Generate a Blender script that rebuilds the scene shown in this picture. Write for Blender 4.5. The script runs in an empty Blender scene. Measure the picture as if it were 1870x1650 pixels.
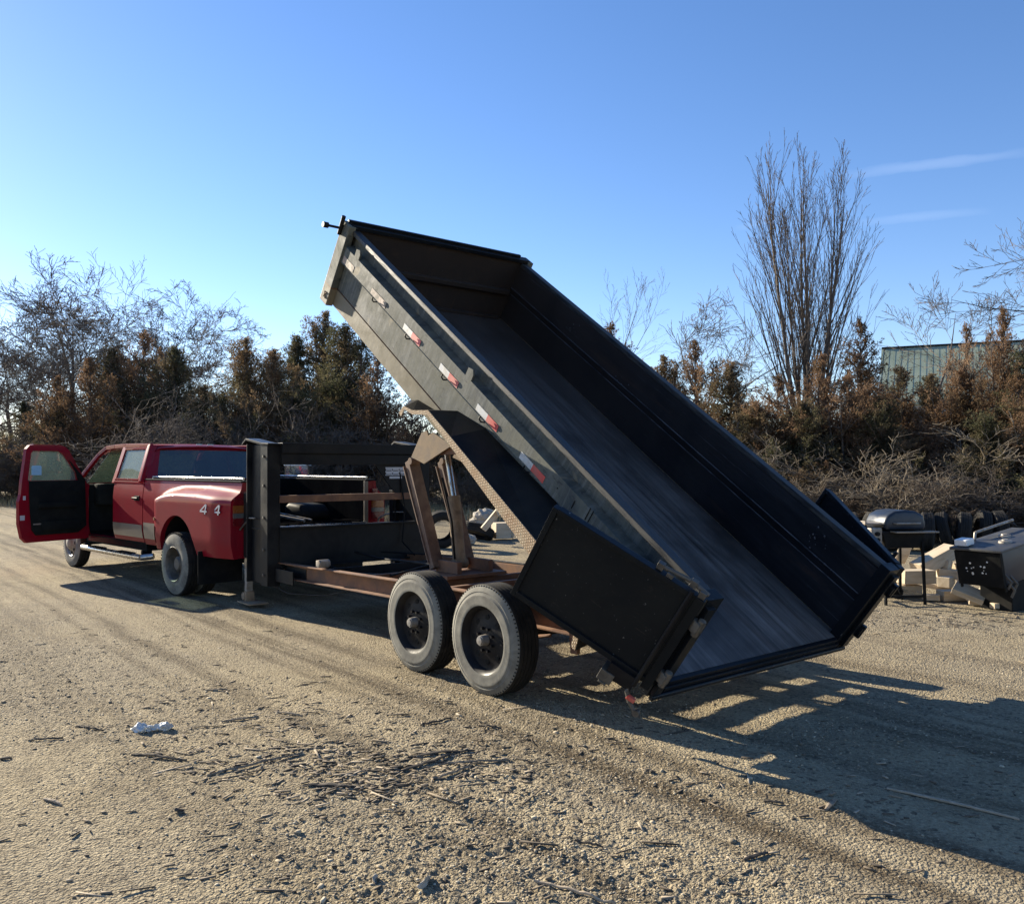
import bpy, bmesh, math, random
import numpy as np
from mathutils import Vector, Matrix, Euler
R = math.radians
SC = bpy.context.scene
COL = SC.collection

# ---------------------------------------------------------------- camera, world, sun, exposure
F_PX, HOR = 1556.3, 849.7
cam = bpy.data.objects.new('camera', bpy.data.cameras.new('camera')); COL.objects.link(cam)
cam.location = (0, 0, 1.62); cam.rotation_euler = (R(90), 0, 0)
cam.data.sensor_width = 36; cam.data.lens = F_PX / 1870 * 36
cam.data.shift_y = (HOR - 825) / 1870
cam.data.clip_start = 0.05; cam.data.clip_end = 5000
SC.camera = cam

SUN_EL, SUN_AZ = R(22.0), R(140.0)          # azimuth: world angle from +X of the direction TOWARDS the sun
sdir = Vector((math.cos(SUN_EL) * math.cos(SUN_AZ), math.cos(SUN_EL) * math.sin(SUN_AZ), math.sin(SUN_EL)))
world = bpy.data.worlds.new('World'); SC.world = world; world.use_nodes = True
wn, wl = world.node_tree.nodes, world.node_tree.links
bg = wn['Background']
sky = wn.new('ShaderNodeTexSky'); sky.sky_type = 'NISHITA'; sky.sun_disc = False
sky.sun_elevation = SUN_EL; sky.sun_rotation = math.pi / 2 - SUN_AZ
sky.air_density = 0.95; sky.dust_density = 0.12; sky.ozone_density = 2.6; sky.altitude = 500
# thin cirrus streaks low on the right of the sky, laid out by direction
tc = wn.new('ShaderNodeTexCoord')
def vmath(op, a, b=None):
    n = wn.new('ShaderNodeVectorMath'); n.operation = op
    for i, v in enumerate((a, b)):
        if v is None: continue
        if isinstance(v, (tuple, list)): n.inputs[i].default_value = v
        else: wl.new(v, n.inputs[i])
    return n.outputs['Value'] if op == 'DOT_PRODUCT' else n.outputs[0]
def smath(op, a, b=None, c=None):
    n = wn.new('ShaderNodeMath'); n.operation = op
    for i, v in enumerate((a, b, c)):
        if v is None: continue
        if isinstance(v, (int, float)): n.inputs[i].default_value = v
        else: wl.new(v, n.inputs[i])
    return n.outputs[0]
def streak(az0, el0, az1, el1, half, gain):
    a = Vector((math.sin(R(az0)) * math.cos(R(el0)), math.cos(R(az0)) * math.cos(R(el0)), math.sin(R(el0))))
    b = Vector((math.sin(R(az1)) * math.cos(R(el1)), math.cos(R(az1)) * math.cos(R(el1)), math.sin(R(el1))))
    nrm = a.cross(b).normalized(); mid = (a + b).normalized(); along = nrm.cross(mid).normalized()
    hl = math.acos(max(-1, min(1, a.dot(b)))) / 2
    D = tc.outputs['Generated']
    mp = wn.new('ShaderNodeTexNoise'); mp.inputs['Scale'].default_value = 26; mp.inputs['Detail'].default_value = 5
    wl.new(vmath('MULTIPLY', D, (1, 1, 3)), mp.inputs['Vector'])
    off = smath('ADD', vmath('DOT_PRODUCT', D, tuple(nrm)), smath('MULTIPLY', smath('SUBTRACT', mp.outputs[0], 0.5), half * 1.5))
    w = smath('SUBTRACT', 1.0, smath('POWER', smath('DIVIDE', smath('ABSOLUTE', off), half), 2.0))
    l = smath('SUBTRACT', 1.0, smath('POWER', smath('DIVIDE', smath('ABSOLUTE', vmath('DOT_PRODUCT', D, tuple(along))), hl), 2.0))
    w = smath('MAXIMUM', w, 0.0); l = smath('MAXIMUM', l, 0.0)
    f = smath('GREATER_THAN', vmath('DOT_PRODUCT', D, tuple(mid)), 0.0)
    return smath('MULTIPLY', smath('MULTIPLY', smath('MULTIPLY', w, l), f), gain)
s1 = streak(20.5, 17.6, 32.0, 17.4, 0.0055, 0.055)
s2 = streak(21.5, 14.8, 29.5, 14.6, 0.0045, 0.038)
s3 = streak(14.5, 15.0, 18.0, 15.6, 0.004, 0.03)
ssum = smath('ADD', smath('ADD', s1, s2), s3)
hs = wn.new('ShaderNodeHueSaturation'); hs.inputs['Saturation'].default_value = 1.20; wl.new(vmath('MULTIPLY', sky.outputs[0], (1.11, 0.99, 1.01)), hs.inputs['Color'])
mixc = wn.new('ShaderNodeMix'); mixc.data_type = 'RGBA'
wl.new(ssum, mixc.inputs[0]); wl.new(hs.outputs[0], mixc.inputs[6]); mixc.inputs[7].default_value = (9, 9.6, 10.6, 1)
wl.new(mixc.outputs[2], bg.inputs['Color']); bg.inputs['Strength'].default_value = 0.083

sun = bpy.data.objects.new('sun', bpy.data.lights.new('sun', 'SUN')); COL.objects.link(sun)
sun.data.energy = 5.0; sun.data.angle = R(0.5); sun.data.color = (1.0, 0.89, 0.70)
sun.rotation_euler = (-sdir).to_track_quat('-Z', 'Y').to_euler(); sun.location = (-20, 16, 14)
SC.view_settings.view_transform = 'Standard'; SC.view_settings.look = 'None'
SC.view_settings.gamma = 1.0; SC.view_settings.exposure = 1.35

# ---------------------------------------------------------------- materials
def newmat(name):
    m = bpy.data.materials.new(name); m.use_nodes = True
    nt = m.node_tree; b = nt.nodes['Principled BSDF']
    return m, nt, b
def nz(nt, vec, scale, detail=4, rough=0.6, dist=0.0):
    n = nt.nodes.new('ShaderNodeTexNoise'); n.inputs['Scale'].default_value = scale
    n.inputs['Detail'].default_value = detail; n.inputs['Roughness'].default_value = rough
    n.inputs['Distortion'].default_value = dist
    nt.links.new(vec, n.inputs['Vector']); return n.outputs[0]
def coords(nt, kind='Object', scale=(1, 1, 1)):
    t = nt.nodes.new('ShaderNodeTexCoord')
    if scale == (1, 1, 1): return t.outputs[kind]
    m = nt.nodes.new('ShaderNodeMapping'); m.inputs['Scale'].default_value = scale
    nt.links.new(t.outputs[kind], m.inputs['Vector']); return m.outputs[0]
def ramp(nt, fac, stops):
    r = nt.nodes.new('ShaderNodeValToRGB'); cr = r.color_ramp
    while len(cr.elements) < len(stops): cr.elements.new(0.5)
    for e, (p, c) in zip(cr.elements, stops):
        e.position = p; e.color = (c if len(c) == 4 else (*c, 1)) if isinstance(c, (tuple, list)) else (c, c, c, 1)
    nt.links.new(fac, r.inputs[0]); return r.outputs[0]
def mixrgb(nt, fac, a, b, mode='MIX'):
    m = nt.nodes.new('ShaderNodeMix'); m.data_type = 'RGBA'; m.blend_type = mode
    for i, v in ((0, fac), (6, a), (7, b)):
        if isinstance(v, (int, float)): m.inputs[i].default_value = v
        elif isinstance(v, (tuple, list)): m.inputs[i].default_value = (*v[:3], 1)
        else: nt.links.new(v, m.inputs[i])
    return m.outputs[2]
def nmath(nt, op, a, b=None, clamp=False):
    n = nt.nodes.new('ShaderNodeMath'); n.operation = op; n.use_clamp = clamp
    for i, v in enumerate((a, b)):
        if v is None: continue
        if isinstance(v, (int, float)): n.inputs[i].default_value = v
        else: nt.links.new(v, n.inputs[i])
    return n.outputs[0]
def bumpn(nt, b, h, strength, dist):
    n = nt.nodes.new('ShaderNodeBump'); n.inputs['Strength'].default_value = strength; n.inputs['Distance'].default_value = dist
    nt.links.new(h, n.inputs['Height']); nt.links.new(n.outputs[0], b.inputs['Normal'])
def setc(nt, b, inp, v):
    if isinstance(v, (int, float)): b.inputs[inp].default_value = v
    elif isinstance(v, (tuple, list)): b.inputs[inp].default_value = (*v[:3], 1)
    else: nt.links.new(v, b.inputs[inp])

def worn(name, base, dirt, amount=0.45, scale=3.0, stretch=(1, 1, 1), rough=(0.35, 0.8), metal=0.0, bump=0.15, bscale=40, bdist=0.003,
         speck=None, speck_thr=0.72, coat=0.0, spec=None):
    m, nt, b = newmat(name)
    v = coords(nt, 'Object', stretch)
    n1 = nz(nt, v, scale, 8, 0.65, 0.4)
    f = ramp(nt, n1, [(max(0, 0.62 - amount * 0.6), 0.0), (min(1, 0.86 - amount * 0.45), 1.0)])
    c = mixrgb(nt, f, base, dirt)
    if speck is not None:
        n2 = nz(nt, v, scale * 14, 3, 0.5)
        c = mixrgb(nt, ramp(nt, n2, [(speck_thr - .04, 0.0), (speck_thr, 1.0)]), c, speck)
    setc(nt, b, 'Base Color', c)
    setc(nt, b, 'Roughness', ramp(nt, f, [(0, rough[0]), (1, rough[1])]))
    b.inputs['Metallic'].default_value = metal
    if spec is not None: b.inputs['Specular IOR Level'].default_value = spec
    if coat: b.inputs['Coat Weight'].default_value = coat; b.inputs['Coat Roughness'].default_value = 0.08
    if bump: bumpn(nt, b, nz(nt, v, bscale, 4, 0.6), bump, bdist)
    return m

MAT = {}
MAT['black'] = worn('black_painted_steel', (0.007, 0.008, 0.010), (0.030, 0.028, 0.024), 0.36, 2.5, rough=(0.38, 0.7), bump=.12, bscale=25, spec=.12)
MAT['blackclean'] = worn('dark_grey_steel', (0.010, 0.010, 0.012), (0.026, 0.024, 0.021), 0.3, 4, rough=(0.4, 0.7), spec=.12)
MAT['toprail'] = worn('scuffed_black_rail', (0.012, 0.013, 0.016), (0.06, 0.058, 0.052), 0.42, 6, (1, 6, 6), rough=(0.4, 0.75), bump=.25, bscale=18, spec=.4)
MAT['rust'] = worn('rusty_primer_steel', (0.085, 0.034, 0.019), (0.24, 0.12, 0.06), 0.5, 5, rough=(0.6, 0.9), bump=.3, bscale=60)
MAT['dustrust'] = worn('dusty_rust_steel', (0.11, 0.075, 0.05), (0.30, 0.22, 0.14), 0.6, 8, rough=(0.7, 0.95), bump=.3, bscale=60)
MAT['dustrust2'] = worn('dusty_brown_arm', (0.10, 0.055, 0.038), (0.22, 0.15, 0.10), 0.45, 7, rough=(0.7, 0.95), bump=.3, bscale=60)
MAT['hingemetal'] = worn('grimy_hinge_steel', (0.06, 0.055, 0.048), (0.16, 0.14, 0.11), 0.4, 14, rough=(0.5, 0.8), metal=0.2)
MAT['stovetop'] = worn('scuffed_grey_enamel', (0.025, 0.028, 0.034), (0.06, 0.06, 0.058), 0.5, 6, rough=(0.35, 0.6), bump=0)
MAT['liner'] = worn('black_bed_liner', (0.006, 0.006, 0.007), (0.012, 0.012, 0.012), 0.3, 4, rough=(0.7, 0.9), bump=.1, bscale=120, spec=0.0)
MAT['hingemetal2'] = worn('dried_concrete', (0.10, 0.11, 0.13), (0.06, 0.065, 0.08), 0.4, 14, rough=(0.8, 0.9))
MAT['foldglint'] = worn('painted_fold_highlight', (0.012, 0.014, 0.02), (0.11, 0.12, 0.14), 0.40, 7, (1, 9, 9), rough=(0.4, 0.6), bump=.2)  # pale bluish tone paints the highlight along the inner wall folds
MAT['rubber'] = worn('dark_tread_rubber', (0.010, 0.010, 0.010), (0.032, 0.029, 0.025), 0.42, 9, rough=(0.75, 0.95), spec=.25, bump=.2, bscale=80)
MAT['sidewall'] = worn('dusty_rubber', (0.05, 0.047, 0.040), (0.21, 0.20, 0.165), 0.60, 6, rough=(0.8, 0.95), bump=.2, bscale=50)
MAT['chrome'] = worn('bright_metal', (0.55, 0.54, 0.52), (0.35, 0.32, 0.27), 0.35, 8, rough=(0.18, 0.5), metal=0.9, bump=0)
MAT['dullmetal'] = worn('dull_grey_metal', (0.30, 0.29, 0.27), (0.22, 0.17, 0.12), 0.4, 12, rough=(0.45, 0.8), metal=0.4)
MAT['red'] = worn('red_car_paint', (0.23, 0.006, 0.016), (0.19, 0.016, 0.024), 0.3, 1.6, rough=(0.5, 0.6), bump=0, coat=0.28, spec=.05)
MAT['pewter'] = worn('tan_grey_lower_paint', (0.17, 0.14, 0.105), (0.24, 0.19, 0.14), 0.4, 3, rough=(0.3, 0.6), bump=0, coat=0.4)
MAT['plastic'] = worn('black_plastic', (0.010, 0.011, 0.012), (0.028, 0.026, 0.023), 0.3, 4, rough=(0.55, 0.8), bump=.1, bscale=120, spec=.05)
MAT['interior'] = worn('dark_interior_trim', (0.012, 0.014, 0.014), (0.022, 0.024, 0.022), 0.3, 4, rough=(0.7, 0.9), spec=0.03)
MAT['cloth'] = worn('grey_seat_cloth', (0.10, 0.10, 0.095), (0.15, 0.145, 0.13), 0.4, 9, rough=(0.9, 0.95))
MAT['whitetape'] = worn('white_reflective_tape', (0.62, 0.62, 0.60), (0.36, 0.33, 0.27), 0.38, 9, rough=(0.4, 0.7), bump=0)
MAT['redtape'] = worn('red_reflective_tape', (0.60, 0.055, 0.04), (0.42, 0.15, 0.11), 0.38, 9, rough=(0.4, 0.7), bump=0)
MAT['fadedtape'] = worn('faded_reflective_tape', (0.42, 0.27, 0.21), (0.30, 0.27, 0.21), 0.55, 14, rough=(0.5, 0.8), bump=0)
MAT['wood'] = worn('pale_cut_lumber', (0.56, 0.47, 0.34), (0.42, 0.33, 0.22), 0.45, 3, (1, 6, 6), rough=(0.8, 0.9), bump=.2)
MAT['bark'] = worn('grey_brown_bark', (0.085, 0.068, 0.055), (0.15, 0.125, 0.10), 0.5, 3, rough=(0.85, 0.95), bump=.4, bscale=20, bdist=.02)
MAT['twig'] = worn('bare_grey_twigs', (0.085, 0.068, 0.055), (0.14, 0.115, 0.095), 0.5, 2, rough=(0.85, 0.95), bump=0)
MAT['paletwig'] = worn('pale_dead_twigs', (0.12, 0.096, 0.068), (0.25, 0.205, 0.15), 0.5, 1.5, rough=(0.85, 0.95), bump=0)
MAT['browntwig'] = worn('brown_brush_twigs', (0.065, 0.045, 0.03), (0.13, 0.09, 0.058), 0.5, 1.5, rough=(0.85, 0.95), bump=0)
MAT['strip'] = worn('weathered_bark_strip', (0.13, 0.095, 0.065), (0.30, 0.24, 0.17), 0.5, 20, rough=(0.85, 0.95), bump=.3, bscale=90)
MAT['darkstrip'] = worn('dark_bark_strip', (0.035, 0.027, 0.021), (0.10, 0.08, 0.06), 0.45, 20, rough=(0.85, 0.95), bump=.3, bscale=90)
MAT['chip'] = worn('pale_wood_chip', (0.42, 0.34, 0.25), (0.30, 0.24, 0.17), 0.5, 20, rough=(0.85, 0.95), bump=.3, bscale=90)
MAT['stone'] = worn('field_stone', (0.26, 0.235, 0.195), (0.36, 0.32, 0.26), 0.5, 12, rough=(0.85, 0.95), bump=.3, bscale=70)
MAT['drygrass'] = worn('dry_straw_grass', (0.42, 0.33, 0.18), (0.30, 0.22, 0.11), 0.5, 2, rough=(0.85, 0.95), bump=0)
MAT['whitepaint'] = worn('white_paint', (0.72, 0.72, 0.70), (0.5, 0.48, 0.44), 0.3, 3, rough=(0.3, 0.5), bump=0)
MAT['greenroof'] = worn('faded_green_metal_roof', (0.24, 0.29, 0.21), (0.32, 0.36, 0.27), 0.5, .6, rough=(0.5, 0.7), bump=0)
MAT['sheetwall'] = worn('pale_sheet_wall', (0.34, 0.36, 0.37), (0.28, 0.28, 0.27), 0.4, .8, rough=(0.5, 0.7), bump=0)
MAT['bluetarp'] = worn('blue_grey_enamel', (0.012, 0.020, 0.036), (0.03, 0.036, 0.045), 0.4, 3, rough=(0.3, 0.5), bump=0, spec=.35)
MAT['amber'] = worn('amber_lens', (0.26, 0.085, 0.02), (0.2, 0.06, 0.02), 0.3, 9, rough=(0.2, 0.4), bump=0, coat=.5)
MAT['redlens'] = worn('red_lens', (0.14, 0.008, 0.012), (0.10, 0.012, 0.012), 0.3, 9, rough=(0.2, 0.4), bump=0, coat=.5)
MAT['clearlens'] = worn('clear_lens', (0.12, 0.12, 0.115), (0.09, 0.09, 0.085), 0.3, 9, rough=(0.2, 0.4), bump=0, coat=.5)
MAT['bluecard'] = worn('pale_blue_card', (0.28, 0.52, 0.66), (0.34, 0.56, 0.68), 0.3, 9, rough=(0.5, 0.7), bump=0)
MAT['label'] = worn('white_printed_label', (0.50, 0.51, 0.53), (0.42, 0.42, 0.43), 0.3, 9, rough=(0.5, 0.7), bump=0)
MAT['rootplastic'] = worn('white_crumpled_plastic', (0.75, 0.76, 0.74), (0.45, 0.44, 0.40), 0.4, 14, rough=(0.2, 0.4), bump=.5, bscale=30, bdist=.006)
MAT['rootplastic'].node_tree.nodes['Principled BSDF'].inputs['Transmission Weight'].default_value = 0.25

def bed_side():
    m, nt, b = newmat('dusty_black_side_panel')
    v = coords(nt, 'Object'); vs = coords(nt, 'Object', (2.2, 1, 9)); vf = coords(nt, 'Object', (30, 8, 3.0))
    f = ramp(nt, nz(nt, v, 2.2, 8, .7, .6), [(.36, 0), (.64, 1)])
    c = mixrgb(nt, f, (0.045, 0.056, 0.060), (0.15, 0.15, 0.12))
    c = mixrgb(nt, ramp(nt, nz(nt, vf, 1.0, 4, .6), [(.48, 0), (.72, .55)]), c, (0.21, 0.215, 0.20))
    c = mixrgb(nt, ramp(nt, nz(nt, vs, 5, 6, .7), [(.57, 0), (.68, .8)]), c, (0.035, 0.038, 0.042))
    sx = nt.nodes.new('ShaderNodeSeparateXYZ'); nt.links.new(v, sx.inputs[0])
    # rust line along the low seam, dusty tan sill under it
    low = nmath(nt, 'SUBTRACT', 1.0, nmath(nt, 'MULTIPLY', nmath(nt, 'ABSOLUTE', nmath(nt, 'SUBTRACT', sx.outputs[2], .078)), 110), True)
    c = mixrgb(nt, low, c, (0.20, 0.085, 0.03))
    sill = nmath(nt, 'MULTIPLY', nmath(nt, 'LESS_THAN', sx.outputs[2], .07), .75)
    c = mixrgb(nt, sill, c, (0.235, 0.20, 0.135))
    bl = ramp(nt, nz(nt, v, 5, 2, .4), [(.68, 0), (.72, 1)])
    c = mixrgb(nt, nmath(nt, 'MULTIPLY', bl, .75), c, (0.27, 0.22, 0.14))
    setc(nt, b, 'Base Color', c)
    setc(nt, b, 'Roughness', ramp(nt, f, [(0, .5), (1, .8)])); b.inputs['Specular IOR Level'].default_value = .12
    bumpn(nt, b, nz(nt, v, 9, 3, .5), .25, .01)
    return m
MAT['bedside'] = bed_side()
def bed_inside(name, dark, pale, streaky):
    m, nt, b = newmat(name)
    v = coords(nt, 'Object'); vs = coords(nt, 'Object', (.55, 5, 4)); vs2 = coords(nt, 'Object', (.35, 22, 16)); vs3 = coords(nt, 'Object', (.8, 60, 40))
    a = ramp(nt, nz(nt, vs, 1.3, 8, .72, .5), [(.34, 0), (.68, 1)])
    a2 = ramp(nt, nz(nt, vs2, 1.2, 6, .75, .3), [(.40, 0), (.75, 1)])
    s = ramp(nt, nz(nt, vs3, 1.0, 5, .8), [(.62, 0), (.78, 1)])
    big = ramp(nt, nz(nt, v, .9, 4, .6, .5), [(.36, .12), (.62, 1)])
    f = nmath(nt, 'MULTIPLY', nmath(nt, 'ADD', nmath(nt, 'MULTIPLY', a, .6), nmath(nt, 'MULTIPLY', a2, .5), True), big)
    c = mixrgb(nt, f, dark, pale)
    if streaky > .5:
        sx = nt.nodes.new('ShaderNodeSeparateXYZ'); nt.links.new(v, sx.inputs[0])
        up = ramp(nt, nmath(nt, 'ADD', nmath(nt, 'DIVIDE', sx.outputs[0], 5.0), nmath(nt, 'MULTIPLY', nmath(nt, 'SUBTRACT', big, .5), .3)), [(.30, 0), (.85, .75)])
        c = mixrgb(nt, up, c, (0.050, 0.038, 0.032))
        r_ = ramp(nt, nz(nt, vs, .9, 6, .7, .6), [(.56, 0), (.74, .6)])
        c = mixrgb(nt, r_, c, (0.085, 0.050, 0.035))
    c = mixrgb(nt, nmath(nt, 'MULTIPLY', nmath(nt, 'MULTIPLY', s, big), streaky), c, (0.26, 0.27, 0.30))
    setc(nt, b, 'Base Color', c); b.inputs['Metallic'].default_value = .3 if streaky > .5 else 0.0
    setc(nt, b, 'Roughness', ramp(nt, f, [(0, .40), (1, .55)])); b.inputs['Specular IOR Level'].default_value = .4
    bumpn(nt, b, nmath(nt, 'ADD', nz(nt, vs, 2, 6, .7), nmath(nt, 'MULTIPLY', nz(nt, v, 2.2, 3, .5), .8)), .3, .012)
    return m
MAT['floor'] = bed_inside('scraped_bed_floor_steel', (0.036, 0.032, 0.030), (0.30, 0.275, 0.255), .95)
MAT['inside'] = bed_inside('scraped_black_bed_inside', (0.006, 0.007, 0.010), (0.028, 0.030, 0.036), .6)  # pale streaks: scrapes, strengthened to suggest edge highlights on the walls
def doorblack():
    m, nt, b = newmat('glossy_black_gate_paint')
    v = coords(nt, 'Object')
    f = ramp(nt, nz(nt, v, 2.4, 6, .6), [(.45, 0), (.8, 1)])
    c = mixrgb(nt, f, (0.006, 0.008, 0.011), (0.013, 0.014, 0.014))
    sc = ramp(nt, nz(nt, coords(nt, 'Object', (3, 3, 1.2)), 22, 5, .7), [(.66, 0), (.74, .5)])
    c = mixrgb(nt, sc, c, (0.16, 0.17, 0.18))
    dr = ramp(nt, nz(nt, coords(nt, 'Object', (1.2, 1.2, 8)), 9, 6, .75, .8), [(.60, 0), (.72, .45)])
    c = mixrgb(nt, dr, c, (0.055, 0.045, 0.035))
    ch = ramp(nt, nz(nt, v, 30, 4, .6), [(.69, 0), (.71, .8)])
    c = mixrgb(nt, ch, c, (0.20, 0.20, 0.20))
    setc(nt, b, 'Base Color', c); setc(nt, b, 'Roughness', ramp(nt, f, [(0, .3), (1, .6)])); b.inputs['Specular IOR Level'].default_value = .18; b.inputs['Specular Tint'].default_value = (.75, .88, 1, 1)
    bumpn(nt, b, nmath(nt, 'ADD', nz(nt, v, 7, 3, .5), nmath(nt, 'MULTIPLY', nz(nt, v, 2.2, 2, .5), 2.5)), .35, .012)
    return m
MAT['gate'] = doorblack()
def tread():
    m, nt, b = newmat('rusty_diamond_tread_plate')
    v = coords(nt, 'Object')
    mp = nt.nodes.new('ShaderNodeMapping'); mp.inputs['Rotation'].default_value = (0, R(45), 0); mp.inputs['Scale'].default_value = (55, 55, 55)
    nt.links.new(v, mp.inputs['Vector'])
    ck = nt.nodes.new('ShaderNodeTexVoronoi'); ck.inputs['Scale'].default_value = 1.0; ck.inputs['Randomness'].default_value = 0.15
    nt.links.new(mp.outputs[0], ck.inputs['Vector'])
    d = ramp(nt, ck.outputs['Distance'], [(.25, 1), (.45, 0)])
    f = ramp(nt, nz(nt, v, 7, 6, .7), [(.35, 0), (.65, 1)])
    c = mixrgb(nt, f, (0.33, 0.25, 0.15), (0.26, 0.15, 0.07))
    c = mixrgb(nt, nmath(nt, 'MULTIPLY', d, .5), c, (0.5, 0.45, 0.35))
    setc(nt, b, 'Base Color', c); b.inputs['Roughness'].default_value = .75
    bumpn(nt, b, d, .9, .006)
    return m
MAT['tread'] = tread()
def glassmat(name, tint, gloss, dust, dustcol):
    m, nt, b = newmat(name)
    nt.nodes.remove(b); out = nt.nodes['Material Output']
    tr = nt.nodes.new('ShaderNodeBsdfTransparent'); tr.inputs[0].default_value = (*tint, 1)
    gl = nt.nodes.new('ShaderNodeBsdfGlossy'); gl.inputs[0].default_value = (.9, .9, .9, 1); gl.inputs['Roughness'].default_value = .04
    df = nt.nodes.new('ShaderNodeBsdfDiffuse'); df.inputs[0].default_value = (*dustcol, 1)
    m1 = nt.nodes.new('ShaderNodeMixShader'); m1.inputs[0].default_value = gloss
    m2 = nt.nodes.new('ShaderNodeMixShader')
    nf = ramp(nt, nz(nt, coords(nt), 3, 5, .6), [(.3, max(0, dust - .08)), (.7, min(1, dust + .08))])
    nt.links.new(nf, m2.inputs[0])
    nt.links.new(tr.outputs[0], m1.inputs[1]); nt.links.new(gl.outputs[0], m1.inputs[2])
    nt.links.new(m1.outputs[0], m2.inputs[1]); nt.links.new(df.outputs[0], m2.inputs[2])
    nt.links.new(m2.outputs[0], out.inputs[0]); return m
MAT['glass'] = glassmat('tinted_dusty_side_glass', (.62, .72, .66), .12, .35, (.40, .45, .38))
MAT['skyglass'] = glassmat('sky_reflecting_glass', (.8, .85, .9), .75, .15, (.6, .66, .75))
MAT['rearglass'] = glassmat('dark_tinted_rear_glass', (.42, .45, .44), .07, .10, (.12, .16, .19))
def foliage(name, cols, scale=.8):
    m, nt, b = newmat(name)
    g = nt.nodes.new('ShaderNodeNewGeometry'); oi = nt.nodes.new('ShaderNodeObjectInfo')
    n = nz(nt, g.outputs['Position'], scale, 4, .7)
    f = nmath(nt, 'ADD', n, nmath(nt, 'MULTIPLY', nmath(nt, 'SUBTRACT', oi.outputs['Random'], .5), .16))
    c = ramp(nt, f, cols)
    rnd = nmath(nt, 'ADD', nmath(nt, 'MULTIPLY', g.outputs['Random Per Island'], .9), .55)
    m2 = nt.nodes.new('ShaderNodeVectorMath'); m2.operation = 'SCALE'; nt.links.new(c, m2.inputs[0]); nt.links.new(rnd, m2.inputs['Scale'])
    nt.links.new(m2.outputs[0], b.inputs['Base Color']); b.inputs['Roughness'].default_value = .85
    b.inputs['Specular IOR Level'].default_value = .2
    tl_ = nt.nodes.new('ShaderNodeBsdfTranslucent'); nt.links.new(m2.outputs[0], tl_.inputs[0]); ms = nt.nodes.new('ShaderNodeMixShader'); ms.inputs[0].default_value = .42
    nt.links.new(b.outputs[0], ms.inputs[1]); nt.links.new(tl_.outputs[0], ms.inputs[2]); nt.links.new(ms.outputs[0], nt.nodes['Material Output'].inputs[0])
    return m
MAT['cedar'] = foliage('dark_cedar_foliage', [(.30, (0.06, 0.066, 0.036)), (.46, (0.105, 0.095, 0.052)), (.58, (0.17, 0.125, 0.075)), (.70, (0.22, 0.145, 0.085))])
MAT['browncedar'] = foliage('brown_cedar_foliage', [(.28, (0.06, 0.058, 0.035)), (.42, (0.14, 0.09, 0.052)), (.56, (0.20, 0.125, 0.075)), (.70, (0.27, 0.185, 0.12))])

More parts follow.
